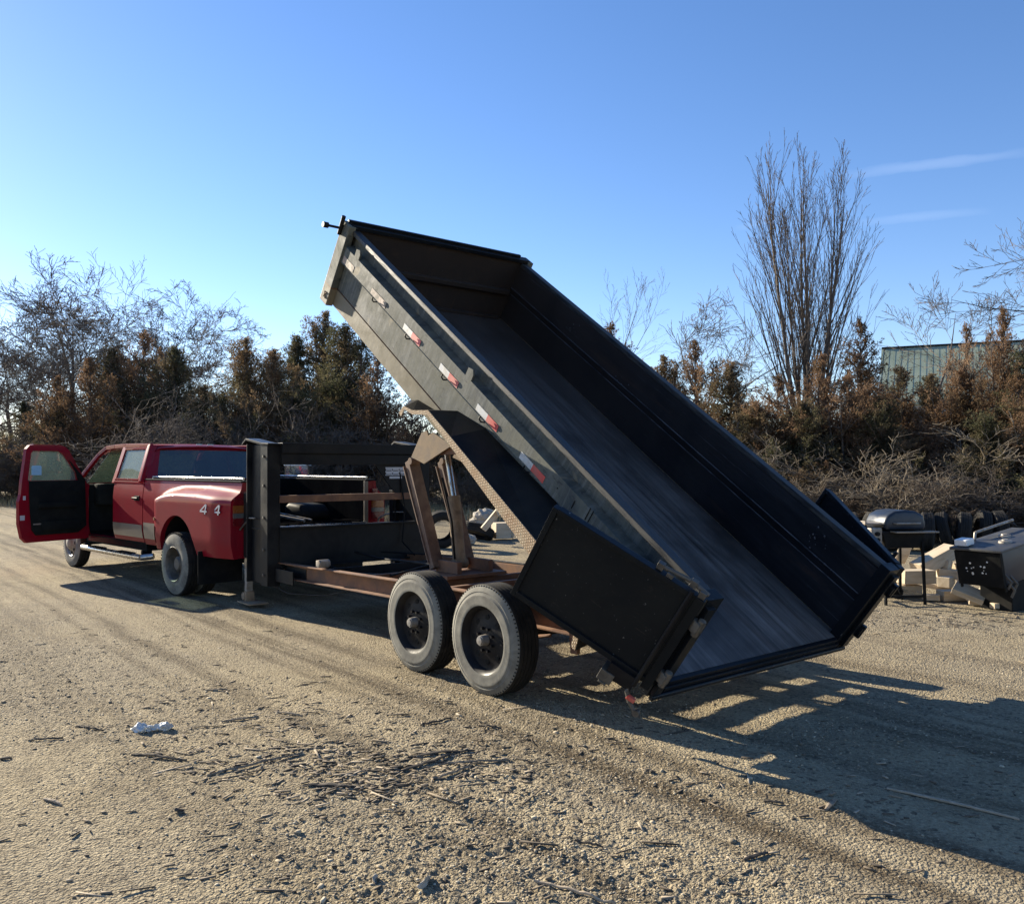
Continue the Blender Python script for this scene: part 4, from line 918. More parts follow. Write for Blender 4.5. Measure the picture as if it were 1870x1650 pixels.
# open driver door
DO = R(73)
door = bpy.data.objects.new('x', None)
Md = Matrix.Translation((XH - .01, .955, 0)) @ Matrix.Rotation(-DO, 4, 'Z')       # local -x runs from hinge to free edge; +y outside
outl = [(0, .50), (-1.00, .50), (-1.07, .57), (-1.115, .78), (-1.115, 1.10), (-1.085, 1.20), (-1.07, 1.38), (-1.00, 1.86), (-.95, 1.915), (-.88, 1.93), (-.48, 1.93), (-.40, 1.905), (-.33, 1.85), (-.05, 1.38), (0, 1.33)]
hole = [(-.98, 1.40), (-.93, 1.80), (-.90, 1.835), (-.50, 1.835), (-.42, 1.79), (-.22, 1.52), (-.20, 1.40)]
def ring(mb, o, hh, y0, y1, M, mi=0):
    bm = bmesh.new()
    def loop(pts, y): return [bm.verts.new((a, y, b_)) for a, b_ in pts]
    for y in (y0, y1):
        lo = loop(o, y); lh = loop(hh, y); es = []
        for L_ in (lo, lh):
            for i in range(len(L_)): es.append(bm.edges.new((L_[i], L_[(i + 1) % len(L_)])))
        bmesh.ops.triangle_fill(bm, use_beauty=True, use_dissolve=False, edges=es)
    bm.verts.index_update(); n = len(mb.v)
    for v in bm.verts: mb.v.append(tuple(M @ v.co))
    for f in bm.faces: mb.f.append(tuple(v.index + n for v in f.verts)); mb.m.append(mi)
    bm.free()
    for L_ in (o, hh):
        k = len(L_); mb.add([(a, y0, b_) for a, b_ in L_] + [(a, y1, b_) for a, b_ in L_], [(i, (i + 1) % k, k + (i + 1) % k, k + i) for i in range(k)], mi, M)
m = MB(); ring(m, outl, hole, -.035, .03, Md)
dr = m.build('driver_door', 'red', truck, bevel=0)
m = MB(); m.prism([(-.20, .60), (-.87, .60), (-.93, .68), (-.96, 1.0), (-.97, 1.375), (-.97, 1.395), (-.08, 1.395), (-.06, .70)], -.065, -.036, 'y', M=Md); m.box((-.85, -.12, 1.0), (-.25, -.066, 1.07), M=Md); m.box((-.30, -.075, 1.20), (-.18, -.066, 1.25), M=Md); m.box((-.80, -.10, .66), (-.20, -.066, .80), M=Md)
m.prism([(-.19, 1.396), (-.235, 1.52), (-.34, 1.70), (-.07, 1.396)], -.062, -.036, 'y', M=Md)
m.build('inner_panel', 'interior', dr, bevel=.012, smooth=50)
m = MB(); m.prism(hole, -.006, -.001, 'y', M=Md); m.build('door_window', 'glass', dr)
m = MB(); m.prism([(-.91, 1.48), (-.91, 1.60), (-.895, 1.62), (-.77, 1.62), (-.755, 1.60), (-.755, 1.48)], -.012, -.008, 'y', M=Md); m.build('window_card', 'bluecard', dr)
m = MB(); m.box((-1.055, -.038, 1.12), (-1.015, -.036, 1.18), M=Md); m.build('door_sticker', 'label', dr); m = MB(); m.box((-1.10, -.038, .83), (-1.03, -.036, .90), M=Md); m.build('door_sticker', 'label', dr)
m = MB(); m.box((-.92, -.069, .755), (-.80, -.0655, .775), M=Md); m.build('trim_badge', 'dullmetal', dr)
m = MB(); m.box((-.95, .031, 1.13), (-.78, .05, 1.19), M=Md); m.build('door_handle', 'plastic', dr, bevel=.005)
m = MB(); m.box((-.24, .04, 1.38), (-.05, .20, 1.60), M=Md); m.build('wing_mirror', 'plastic', dr, bevel=.03, smooth=50)
bpy.data.objects.remove(door)
# truck wheels
for s in (1, -1):
    m = MB(); r, w = .395, .20
    def tyre(mb, x, yo, side):
        M = Matrix.Translation((x, yo, r)) @ (Matrix.Scale(-1, 4, (0, 1, 0)) if side < 0 else Matrix.Identity(4))
        mb.lathe([(-.005, .215), (0, .235), (.003, .29), (-.006, .345), (-.018, .375)], 64, 1, M)
        mb.lathe([(-.018, .375), (-.03, .389), (-.045, .393), (-.06, .393), (-.063, .384), (-.068, .384), (-.071, .394), (-.098, .394), (-.101, .384), (-.106, .384), (-.109, .394), (-.136, .394), (-.139, .384), (-.144, .384), (-.147, .393), (-.165, .392), (-.18, .375)], 64, 0, M)
        mb.lathe([(-.18, .375), (-.2, .33), (-.2, .28), (-.19, .215)], 48, 1, M)
        for k in range(56):
            a = 2 * math.pi * k / 56; mb.box((-.010, -.046, r - .022), (.010, -.016, r - .001), 0, M @ Matrix.Rotation(a, 4, 'Y'))
    # rear outer: deep dish
    R1 = Matrix.Translation((0, s * 1.195, r)) @ (Matrix.Scale(-1, 4, (0, 1, 0)) if s < 0 else Matrix.Identity(4))
    m.lathe([(0, .222), (.004, .215), (-.01, .20), (-.03, .192), (-.15, .18), (-.155, .12), (-.12, .10), (-.06, .095), (-.04, .07), (-.04, .0)], 48, M=R1)
    wh = m.build('wheel', 'hingemetal', truck, smooth=35)
    m = MB(); tyre(m, 0, s * 1.195, s); m.build('tyre', ['rubber', 'sidewall'], wh, smooth=35)
    m = MB(); m.lathe([(-.25, .2), (-.3, .1), (-.3, .0)], 32, M=R1); wh2 = m.build('inner_wheel', 'dullmetal', truck, smooth=35)
    m = MB(); tyre(m, 0, s * .955, s); m.build('tyre', ['rubber', 'sidewall'], wh2, smooth=35)
    R2 = Matrix.Translation((4.14, s * 1.0, r)) @ (Matrix.Scale(-1, 4, (0, 1, 0)) if s < 0 else Matrix.Identity(4))
    m = MB(); m.lathe([(0, .222), (.004, .215), (-.01, .20), (-.03, .19), (-.02, .15), (.01, .12), (.03, .095), (.045, .07), (.05, .0)], 48, M=R2)
    for k in range(8):
        a = 2 * math.pi * k / 8; m.tube((4.14 + .155 * math.cos(a), s * .98, r + .155 * math.sin(a)), (4.14 + .155 * math.cos(a), s * .994, r + .155 * math.sin(a)), .024, n=12, mi=1)
    wf_ = m.build('front_wheel', ['dullmetal', 'plastic'], truck, smooth=35)
    m = MB(); tyre(m, 4.14, s * 1.0, s); m.build('tyre', ['rubber', 'sidewall'], wf_, smooth=35)
# 4x4 emblem on the left bed side
def text_mesh(txt, size, name, mat, parent, M, ext=.004, shear=.3):
    cu = bpy.data.curves.new(name, 'FONT'); cu.body = txt; cu.size = size; cu.extrude = ext; cu.shear = shear; cu.space_character = .95
    o = bpy.data.objects.new(name, cu); COL.objects.link(o); bpy.context.view_layer.update()
    dg = bpy.context.evaluated_depsgraph_get(); me = bpy.data.meshes.new_from_object(o.evaluated_get(dg)); COL.objects.unlink(o); bpy.data.objects.remove(o)
    me.transform(M); r = link(name, me, mat, parent); return r
eb = bpy.data.objects['bed_side']
for xx in (-.66, -.95):
    yy = sidey(xx - .1, 1.09) + .006
    m = MB(); q = lambda a, b_: (xx - a - b_ * .35, yy, 1.045 + b_)       # a runs towards the tail, b up, slanted
    for a0, b0, a1, b1, w in ((.125, .0, .125, .115, .022), (.115, .115, .0, .035, .018), (-.005, .032, .165, .032, .018)):
        m.beam(q(a0, b0), q(a1, b1), .006, w, up=(0, 0, 1) if b0 == b1 else (1, 0, 0)) if b0 == b1 else m.beam(q(a0, b0), q(a1, b1), w, .006, up=(0, 1, 0))
    m.build('emblem', 'label', eb)
# pipes lying in the truck bed
def in_truck(p): return truck.matrix_basis @ Vector(p)
truck_M = Matrix.Translation((-3.375, 11.44, 0)) @ Matrix.Rotation(PA, 4, 'Z')
for i, (a, b_, r_, lab) in enumerate((((-1.15, .05, .93), (.3, .55, 1.12), .022, 'longer pale metal pipe lying across the bed of the pickup'), ((-1.05, -.12, .93), (.2, .25, 1.10), .014, 'thinner pale pipe lying beside the longer one in the pickup bed'))):
    A, B_ = truck_M @ Vector(a), truck_M @ Vector(b_)
    m = MB(); m.tube((0, 0, 0), B_ - A, r_, n=12); o = m.build('metal_pipe', 'dullmetal', None, smooth=40, loc=A); tag(o, lab, 'pipe', 'pipes in the pickup bed')
A = truck_M @ Vector((-.9, -.3, .915)); m = MB(); m.prism([(0, 0), (.45, .02), (.5, .16), (.38, .22), (.1, .2), (-.02, .1)], -.2, .2, 'y'); o = m.build('tool_bag', 'plastic', None, bevel=.05, smooth=60, loc=A, rot=(0, 0, PA)); tag(o, 'slumped black bag lying on the floor of the pickup bed', 'bag')

# ---------------------------------------------------------------- vegetation
def tubes(segs, n=3):
    """segs (m,8): p0,p1,r0,r1 -> V,F"""
    S = np.asarray(segs); p0, p1, r0, r1 = S[:, 0:3], S[:, 3:6], S[:, 6], S[:, 7]
    d = p1 - p0; d /= np.linalg.norm(d, axis=1)[:, None] + 1e-9
    up = np.where(np.abs(d[:, 2:3]) > .9, np.array([[1., 0, 0]]), np.array([[0, 0, 1.]]))
    a = np.cross(d, up); a /= np.linalg.norm(a, axis=1)[:, None]; b = np.cross(d, a)
    t = 2 * np.pi * np.arange(n) / n; c, s = np.cos(t), np.sin(t)
    off = a[:, None, :] * c[None, :, None] + b[:, None, :] * s[None, :, None]
    V = np.concatenate([p0[:, None] + off * r0[:, None, None], p1[:, None] + off * r1[:, None, None]], 1)
    q = np.array([[i, (i + 1) % n, n + (i + 1) % n, n + i] for i in range(n)])
    return V.reshape(-1, 3), (q[None] + 2 * n * np.arange(len(S))[:, None, None]).reshape(-1, 4)
def branch_tree(seed, H, r0, levels, nch, spread, upw, wob, lean=(0, 0), stems=1, first=.25, ratio=.62, minr=.004, ang=None, droop=0.0):
    rg = random.Random(seed); segs = []
    def grow(p, d, L, r, lv):
        n = max(3, int(5 - lv * .5)); sl = L / n; pts = [p]; dd = d.copy()
        for i in range(n):
            w = Vector((rg.gauss(0, 1), rg.gauss(0, 1), rg.gauss(0, .7))) * wob
            dd = (dd + w + Vector((0, 0, upw * (.35 if lv else .1) - droop * (lv >= 2) * .2))).normalized()
            q = pts[-1] + dd * sl; tp_ = .97 if lv == 0 else .8; ra = r * (1 - tp_ * i / n); rb = r * (1 - tp_ * (i + 1) / n)
            segs.append((*pts[-1], *q, max(ra, minr), max(rb, minr), lv)); pts.append(q)
            if lv < levels and (i / n >= first or lv > 0):
                k = nch[min(lv, len(nch) - 1)] / n; k = int(k) + (rg.random() < k - int(k))
                for _ in range(k):
                    a0 = rg.uniform(0, 6.283); sp = spread[min(lv, len(spread) - 1)] * rg.uniform(.7, 1.25)
                    o1 = dd.orthogonal().normalized(); o2 = dd.cross(o1); side = o1 * math.cos(a0) + o2 * math.sin(a0)
                    nd = (dd * math.cos(sp) + side * math.sin(sp)).normalized()
                    rem = 1 - .55 * (i + .5) / n
                    grow(pts[-2].lerp(q, rg.random()), nd, L * ratio * (rem if lv == 0 else .4 + .6 * rem) * rg.uniform(.7, 1.15), max(rb * .62, minr), lv + 1)
    for k in range(stems):
        a0 = 6.283 * k / max(1, stems) + rg.random(); sp = 0 if stems == 1 else rg.uniform(.08, .20)
        d = Vector((math.cos(a0) * sp + lean[0], math.sin(a0) * sp + lean[1], 1)).normalized()
        grow(Vector((math.cos(a0) * .15, math.sin(a0) * .15, -.1)) * (stems > 1) + Vector((0, 0, -.1)), d, H * .66 * rg.uniform(.85, 1), r0 * rg.uniform(.75, 1), 0)
    S = np.array(segs); zmax = max(S[:, 2].max(), S[:, 5].max()); S[:, :6] *= H / zmax
    return S
def widen(S, k):
    S = S.copy(); S[:, [0, 1, 3, 4]] *= k; return S
def add_tree(name, label, cat, x, y, S, mats=('bark', 'twig'), group=None, rz=0.0, thr=1):
    t = thing(name, label, cat, (x, y, 0), rz, group)
    big = S[S[:, 8] <= thr - 1]; small = S[S[:, 8] > thr - 1]
    V, Fq = tubes(big, 7); me = arrmesh('trunk', V, Fq); me.polygons.foreach_set('use_smooth', [True] * len(me.polygons)); link('trunk', me, mats[0], t)
    if len(small): V, Fq = tubes(small, 3); link('crown', arrmesh('crown', V, Fq), mats[1], t)
    return t
def at(pxx, d): return ((pxx - 935) / F_PX * d, d)
def hz(ytop, d): return 1.62 + (HOR - ytop) * d / F_PX

BG = 'bare trees beyond the cedars on the left'
wide = dict(levels=5, nch=(11, 7, 5, 4, 3), spread=(1.0, .8, .7, .65), upw=.08, wob=.14, first=.12, ratio=.68, minr=.010)
for i, (xp, yt, d, lab, ln) in enumerate(((20, 552, 52, 'bare spreading tree at the left edge of the photo, behind the open truck door', (-.05, 0)), (118, 500, 50, 'bare tree with low arching branches left of the tallest bare tree', (-.12, 0)),
        (172, 472, 46, 'bare forked tree just left of the tallest one of the left-hand trees', (.0, 0)), (232, 440, 47, 'tallest bare tree of the left-hand trees, rising above the red pickup roof', (.03, 0)), (70, 535, 50, 'bare tree with dense fine twigs, between the leftmost tree and the low-arching one', (.02, 0)), (285, 520, 49, 'bare tree just right of the tallest one of the left-hand trees', (.04, 0)), (-40, 560, 50, 'bare tree cut off by the left edge of the photo', (.05, 0)), (330, 580, 46, 'bare tree with branches drooping right, rightmost of the left-hand bare trees', (.10, 0)))):
    x, y = at(xp, d); add_tree('bare_tree', lab, 'tree', x, y, widen(branch_tree(40 + i, hz(yt, d) * .95, .26, lean=ln, **wide), 1.2 if xp < 260 else .9), rz=i * 1.3)
# vase shaped tall tree on the right
def vase(seed, H):
    rg = random.Random(seed); segs = []
    def run(p, d, L, r, lv, n):
        pts = [p]; dd = d.copy()
        for i in range(n):
            dd = (dd + Vector((rg.gauss(0, .022), rg.gauss(0, .022), .035))).normalized(); q = pts[-1] + dd * L / n
            segs.append((*pts[-1], *q, max(.005, r * (1 - .85 * i / n)), max(.0045, r * (1 - .85 * (i + 1) / n)), lv)); pts.append(q)
            if lv < 3 and i >= (2 if lv == 0 else 1):
                for _ in range((0, 1, 1)[lv] + (rg.random() < .12) if lv else 1 + (rg.random() < .55)):
                    a0 = rg.uniform(0, 6.283); sp = rg.uniform(.14, .34) if lv < 2 else rg.uniform(.3, .6)
                    o1 = dd.orthogonal().normalized(); o2 = dd.cross(o1); nd = (dd * math.cos(sp) + (o1 * math.cos(a0) + o2 * math.sin(a0)) * math.sin(sp)).normalized()
                    rem = 1 - (i + 1) / n
                    run(pts[-2].lerp(q, rg.random()), nd, (L * (.16 + .42 * rem) if lv == 0 else L * (.25 + .35 * rem)) * rg.uniform(.7, 1.2), max(.007, r * (1 - .8 * i / n) * .5), lv + 1, (0, 6, 4, 3)[lv + 1])
    for k in range(7):
        a0 = 6.283 * k / 7 + rg.uniform(-.2, .2); sp = rg.uniform(.03, .115)
        sx_ = (k - 3) / 3 * .125
        run(Vector((math.cos(a0) * .06, math.sin(a0) * .06, -.1)), Vector((sx_ + rg.uniform(-.015, .015), math.sin(a0) * sp, 1)).normalized(), H * (1 - 1.6 * sx_ * sx_) * rg.uniform(.92, 1.0), rg.uniform(.06, .10), 0, 14)
    S = np.array(segs); S[:, :6] *= 1.045 * H / S[:, 5].max(); return S
x, y = at(1478, 26); add_tree('tall_bare_tree', 'tall slim bare tree with many upright stems fanning out like a vase', 'tree', x, y, vase(5, hz(246, 26)), thr=1)
x, y = at(1348, 25); add_tree('bare_tree', 'slim bare tree with a bent trunk left of the tall fan-shaped tree', 'tree', x, y, widen(branch_tree(17, hz(484, 25), .12, levels=4, nch=(10, 7, 5, 3), spread=(.85, .6, .6), upw=.10, wob=.12, first=.3, ratio=.62, minr=.0065), 1.2))
x, y = at(1600, 27); add_tree('bare_tree', 'bare tree leaning right over the green roof, right of the tall fan-shaped tree', 'tree', x, y, branch_tree(23, hz(478, 27), .12, levels=4, nch=(9, 7, 5, 3), spread=(.7, .6, .6), upw=.12, wob=.10, lean=(.38, 0), first=.35, ratio=.62, minr=.0065))
x, y = at(2010, 24); add_tree('bare_tree', 'bare tree reaching thin branches in from the right edge of the photo', 'tree', x, y, branch_tree(31, hz(230, 24), .16, levels=4, nch=(9, 6, 5, 3), spread=(1.15, .6, .6), upw=.06, wob=.10, first=.2, ratio=.55, minr=.006))
x, y = at(1085, 38); add_tree('bare_tree', 'small bare tree peeking over the far top edge of the dump bed', 'tree', x, y, branch_tree(37, hz(500, 38), .10, levels=4, nch=(8, 6, 4, 3), spread=(.6, .5, .5), upw=.15, wob=.1, first=.3, ratio=.55))
SG = 'thin bare saplings on the right tree line'
sap = [branch_tree(60 + k, 5.5, .035, levels=3, nch=(8, 5, 4), spread=(.5, .55, .6), upw=.12, wob=.09, first=.15, ratio=.5, minr=.0045) for k in range(3)]
for i, (xp, d, sc, lab) in enumerate(((1180, 27, .85, 'thin sapling nearest the sloping side of the dump bed'), (1225, 25, .9, 'thin sapling between the dump bed and the bent-trunk tree'), (1285, 26, .8, 'thin sapling just left of the bent-trunk tree'), (1395, 24, .95, 'thin sapling just right of the bent-trunk tree'),
        (1430, 25, 1.1, 'thin sapling hugging the left side of the tall fan-shaped tree'), (1520, 24, 1.0, 'thin sapling hugging the right side of the tall fan-shaped tree'), (1560, 25, .9, 'thin sapling below the leaning bare tree'), (1700, 23, .85, 'thin sapling in front of the green roof'), (1140, 30, .9, 'thin sapling showing just over the far bed side'))):
    x, y = at(xp, d); S = sap[i % 3].copy(); S[:, :8] *= sc; add_tree('sapling', lab, 'sapling', x, y, S, rz=i * 2.1, group=SG)

def cedar_meshes(seed, H, Rm, nb=230, leaf=.10, dens=1.0):
    rg = np.random.RandomState(seed); segs = []; LV = []
    nt_ = rg.randint(3, 6)
    tops = [(0, 0, 1.0)] + [(rg.uniform(-1.0, 1.0), rg.uniform(-.8, .8), rg.uniform(.62, .93)) for _ in range(nt_)]
    lob = rg.uniform(0, 6.28, 4)
    for k in range(nb):
        ti = 0 if rg.rand() < .35 else rg.randint(0, len(tops)); tx, ty, th = tops[ti]
        u = rg.rand() ** .95; z = H * th * (.015 + .97 * u); a = rg.rand() * 6.283
        lobe = 1 + .28 * math.sin(2 * a + lob[0] + 3 * u) + .2 * math.sin(3 * a + lob[1] - 5 * u)
        prof = (1 - u) ** .8 * (.55 + .75 * rg.rand()) + .05; L = Rm * prof * lobe * (.8 if ti else 1)
        el = rg.uniform(.0, .6) + .8 * u * u
        d = np.array([math.cos(a) * math.cos(el), math.sin(a) * math.cos(el), math.sin(el)]); n = 5; pts = [np.array([tx * u, ty * u, z])]
        for i in range(n):
            d = d + rg.randn(3) * .15 + np.array([0, 0, .10]); d /= np.linalg.norm(d); q = pts[-1] + d * L / n
            segs.append((*pts[-1], *q, .022 * (1 - i / n) + .006, .022 * (1 - (i + 1) / n) + .005)); pts.append(q)
        pts = np.array(pts)
        # feathery sub-sprays carrying small scale leaves
        ns = int(max(4, 13 * L * dens)); t = rg.rand(ns) ** .65 * (n - .01); ii = t.astype(int); f = (t - ii)[:, None]; base = pts[ii] * (1 - f) + pts[ii + 1] * f
        sdv = d[None] * .75 + rg.randn(ns, 3) * .62 + np.array([0, 0, .22]); sdv /= np.linalg.norm(sdv, axis=1)[:, None]
        sl = rg.uniform(.18, .52, ns) * min(1, .4 + L * .5); m = 18
        tt = rg.rand(ns, m); c = base[:, None] + sdv[:, None] * (sl[:, None] * tt)[..., None] + rg.randn(ns, m, 3) * (.055 * (1.15 - tt))[..., None]
        dirr = sdv[:, None] * .9 + rg.randn(ns, m, 3) * .55; dirr /= np.linalg.norm(dirr, axis=2)[..., None]
        c = c.reshape(-1, 3); dirr = dirr.reshape(-1, 3); M_ = len(c)
        sd = np.cross(dirr, rg.randn(M_, 3)); sd /= np.linalg.norm(sd, axis=1)[:, None]
        ll = leaf * rg.uniform(.5, 1.5, (M_, 1)); w = ll * rg.uniform(.10, .20, (M_, 1))
        LV.append(np.stack([c - sd * w * .6, c + dirr * ll * .5 - sd * w, c + dirr * ll, c + dirr * ll * .45 + sd * w], 1))
    LV = np.concatenate(LV); V = LV.reshape(-1, 3); Fq = np.arange(len(V)).reshape(-1, 4)
    for tx, ty, th in tops:
        segs.append((0, 0, -.1, tx * .5, ty * .5, H * th * .5, .10, .05)); segs.append((tx * .5, ty * .5, H * th * .5, tx, ty, H * th, .05, .008))
    tv, tf = tubes(segs, 4)
    return arrmesh('foliage', V, Fq), arrmesh('trunk', tv, tf)
proto = {}
for kind, mt, seeds in (('dark', 'cedar', (1, 2, 3)), ('brown', 'browncedar', (4, 5, 6))):
    proto[kind] = []
    for sd in seeds:
        fm, tm = cedar_meshes(sd, 7.0, 2.7 if kind == 'dark' else 2.6, nb=300 if kind == 'dark' else 230, dens=1.0 if kind == 'dark' else .8, leaf=.085)
        fm.materials.append(MAT[mt]); tm.materials.append(MAT['twig']); proto[kind].append((fm, tm))
cnt = [0]
def cedar(xp, yt, d, kind, label, group, wide_=1.0):
    x, y = at(xp, d); H = hz(yt, d); cnt[0] += 1; i = cnt[0]
    t = thing('cedar_tree', label, 'cedar tree', (x, y, 0), i * 1.7, group); s = H / 7.0; t.scale = (s * wide_, s * wide_, s)
    fm, tm = proto[kind][i % len(proto[kind])]
    for nm, me in (('trunk', tm), ('crown', fm)):
        o = bpy.data.objects.new(nm, me); COL.objects.link(o); o.parent = t
    return t
LGp = 'cedar trees on the left tree line'; RGp = 'cedar trees on the right tree line'
for a in ((-60, 745, 40, 'dark', 'dark cedar at the far left edge, behind the open truck door', 1.3), (45, 735, 41, 'dark', 'low dark cedar above the window of the open truck door', 1.25), (105, 690, 37, 'brown', 'reddish-brown cedar just right of the open truck door', 1.2),
          (165, 660, 36, 'brown', 'brown cedar above the front of the pickup roof', 1.15), (205, 640, 39, 'dark', 'dark cedar below the tallest bare tree', 1.15), (262, 612, 40, 'brown', 'brown-topped tall cedar above the middle of the pickup roof', 1.1),
          (318, 640, 38, 'dark', 'dark cedar above the rear window of the pickup', 1.1), (372, 705, 34, 'dark', 'low cedar under the drooping bare branches, above the rear of the pickup roof', 1.2), (448, 622, 34, 'dark', 'pointed cedar directly above the near neck upright', 1.05),
          (500, 645, 33, 'dark', 'dark cedar right of the pointed one above the neck upright', 1.15), (543, 618, 36, 'dark', 'dark cedar with a small pointed crown above the top crossbeam', 1.1), (592, 575, 37, 'dark', 'tallest cedar left of the raised bed, pointed and open at the top', 1.0),
          (632, 600, 34, 'dark', 'dense cedar just left of the raised front corner of the bed', 1.15), (690, 650, 32, 'brown', 'brownish cedar seen between the raised bed and the crossbeam', 1.2), (752, 735, 30, 'brown', 'low orange-brown cedar behind the front end of the fender', 1.2), (820, 750, 31, 'dark', 'dark cedar seen through the hoist arms', 1.2),
          (900, 760, 31, 'dark', 'dark cedar seen under the raised bed, right of the hoist', 1.3), (980, 720, 32, 'dark', 'cedar hidden mostly behind the fender, right of the hoist', 1.2), (410, 720, 36, 'brown', 'low brown cedar left of the neck upright', 1.2)):
    cedar(*a[:5], LGp, a[5])
for a in ((1115, 598, 31, 'brown', 'brown-tipped cedar poking over the far bed side', 1.0), (1215, 655, 26, 'dark', 'dark cedar along the sloping far bed side', 1.2), (1270, 630, 25, 'brown', 'rust-brown cedar left of the bent-trunk tree', 1.0), (1335, 665, 24, 'dark', 'low dark cedar at the foot of the bent-trunk tree', 1.2),
          (1420, 690, 22, 'brown', 'low brown cedar left of the foot of the tall fan-shaped tree', 1.2), (1500, 655, 22, 'brown', 'orange-brown cedar in front of the foot of the tall fan-shaped tree', 1.2), (1572, 592, 24, 'brown', 'taller brown cedar right of the tall fan-shaped tree', 1.05), (1640, 675, 22, 'brown', 'brown cedar below the left end of the green roof', 1.25),
          (1700, 690, 22, 'dark', 'dark cedar below the middle of the green roof', 1.2), (1765, 600, 21, 'brown', 'reddish cedar with a bare pointed top in front of the green roof', .7), (1832, 570, 20, 'brown', 'tallest reddish cedar near the right edge of the photo', .75), (1895, 640, 19.5, 'dark', 'dark dense cedar at the right edge of the photo', 1.3), (1800, 760, 18.6, 'dark', 'low dark cedar behind the row of tyres', 1.3),
          (1245, 720, 23, 'brown', 'low brown cedar between the bed side and the bent-trunk tree', 1.3), (1380, 740, 22, 'dark', 'lowest dark cedar below the bent-trunk tree', 1.5), (1465, 735, 21, 'dark', 'low dark cedar below the tall fan-shaped tree', 1.5), (1548, 690, 21, 'brown', 'brown bushy cedar above the swung-back right gate', 1.3),
          (1610, 730, 20.5, 'dark', 'low dark cedar behind the barbecue grill lid', 1.5), (1680, 755, 20, 'brown', 'low brown cedar right of the barbecue grill', 1.4), (1752, 680, 20.8, 'brown', 'brown cedar in front of the right part of the green roof', 1.2), (1860, 690, 19, 'brown', 'low brown cedar in the right edge corner above the stove', 1.3)):
    cedar(*a[:5], RGp, a[5])

# brush: tangled bare shrubs
def shrub_mesh(seed, H, w, n=26, lv=3):
    rg = random.Random(seed); segs = []
    def g(p, d, L, r, k):
        pts = [p]; dd = d
        for i in range(4):
            dd = (dd + Vector((rg.gauss(0, .22), rg.gauss(0, .22), rg.gauss(0.02, .16)))).normalized(); q = pts[-1] + dd * L / 4
            segs.append((*pts[-1], *q, max(.0045, r * (1 - .2 * i)), max(.004, r * (1 - .2 * (i + 1))))); pts.append(q)
            if k < lv:
                for _ in range(2 if rg.random() < .6 else 1):
                    nd = (dd + Vector((rg.gauss(0, .7), rg.gauss(0, .7), rg.gauss(.1, .5)))).normalized(); g(q, nd, L * rg.uniform(.35, .62), r * .6, k + 1)
    for _ in range(n):
        a = rg.uniform(0, 6.283); rr = w * rg.random() * .6; sp = rg.uniform(.1, .8)
        g(Vector((math.cos(a) * rr, math.sin(a) * rr, -.05)), Vector((math.cos(a) * sp, math.sin(a) * sp, 1)).normalized(), H * rg.uniform(.45, .85), .011, 0)
    V, Fq = tubes(segs, 3); return arrmesh('twigs', V, Fq)
shr = [shrub_mesh(k, 2.4, 1.6, (16, 24, 30)[k]) for k in range(3)]
for k, me in enumerate(shr): me.materials.append(MAT[('paletwig', 'browntwig', 'twig')[k]])
BR = 'tangled leafless shrubs in front of the cedars on the right'
BL_ = 'leafless shrubs in front of the cedars on the left'
for i, (xp, d, s, k, lab, gp) in enumerate(((1190, 24, .75, 1, 'brown shrub against the sloping far bed side', BR), (1290, 22, .8, 2, 'grey shrub below the rust-brown cedar left of the bent-trunk tree', BR), (1370, 21, .8, 1, 'brown shrub below the bent-trunk tree', BR), (1440, 20, .85, 0, 'pale tangled shrub below the tall fan-shaped tree', BR),
        (1510, 19.5, .7, 1, 'brown shrub directly above the swung-back right gate', BR), (1570, 19.5, 1.0, 0, 'big pale tangled shrub left of the barbecue grill', BR), (1640, 19, .75, 1, 'brown shrub directly behind the barbecue grill', BR), (1690, 18.5, .8, 2, 'grey shrub behind the left tyres of the row', BR), (1750, 18.3, .65, 1, 'brown shrub behind the middle tyres of the row', BR),
        (1820, 18.3, .8, 2, 'grey shrub behind the right tyres of the row', BR), (1890, 18.0, .8, 1, 'brown shrub at the right edge behind the black stove', BR),
        (1690, 20.5, 1.35, 0, 'tall pale dead shrub in front of the green roof', BR), (1480, 22.5, 1.1, 2, 'grey shrub around the stems of the tall fan-shaped tree', BR),
        (340, 32, 1.6, 2, 'tall grey shrub above the rear window of the pickup', BL_), (560, 32, 1.7, 2, 'tall grey shrub above the top crossbeam', BL_), (700, 29, .5, 1, 'low brown shrub behind the dry grass patch', BL_),
        (30, 38, 1.3, 2, 'grey shrub behind the window of the open truck door', BL_), (855, 28, .6, 1, 'low brown shrub behind the hoist cylinder', BL_), (940, 28, .7, 2, 'grey shrub seen under the fender', BL_))):
    x, y = at(xp, d); t = bpy.data.objects.new('bare_shrub', shr[k]); COL.objects.link(t); t.location = (x, y, 0); t.rotation_euler = (0, 0, i * 1.9); t.scale = (s * 1.3, s * 1.3, s * .72) if xp > 1100 else (s * 1.15, s * 1.15, s * .9)
    tag(t, lab, 'shrub', gp)

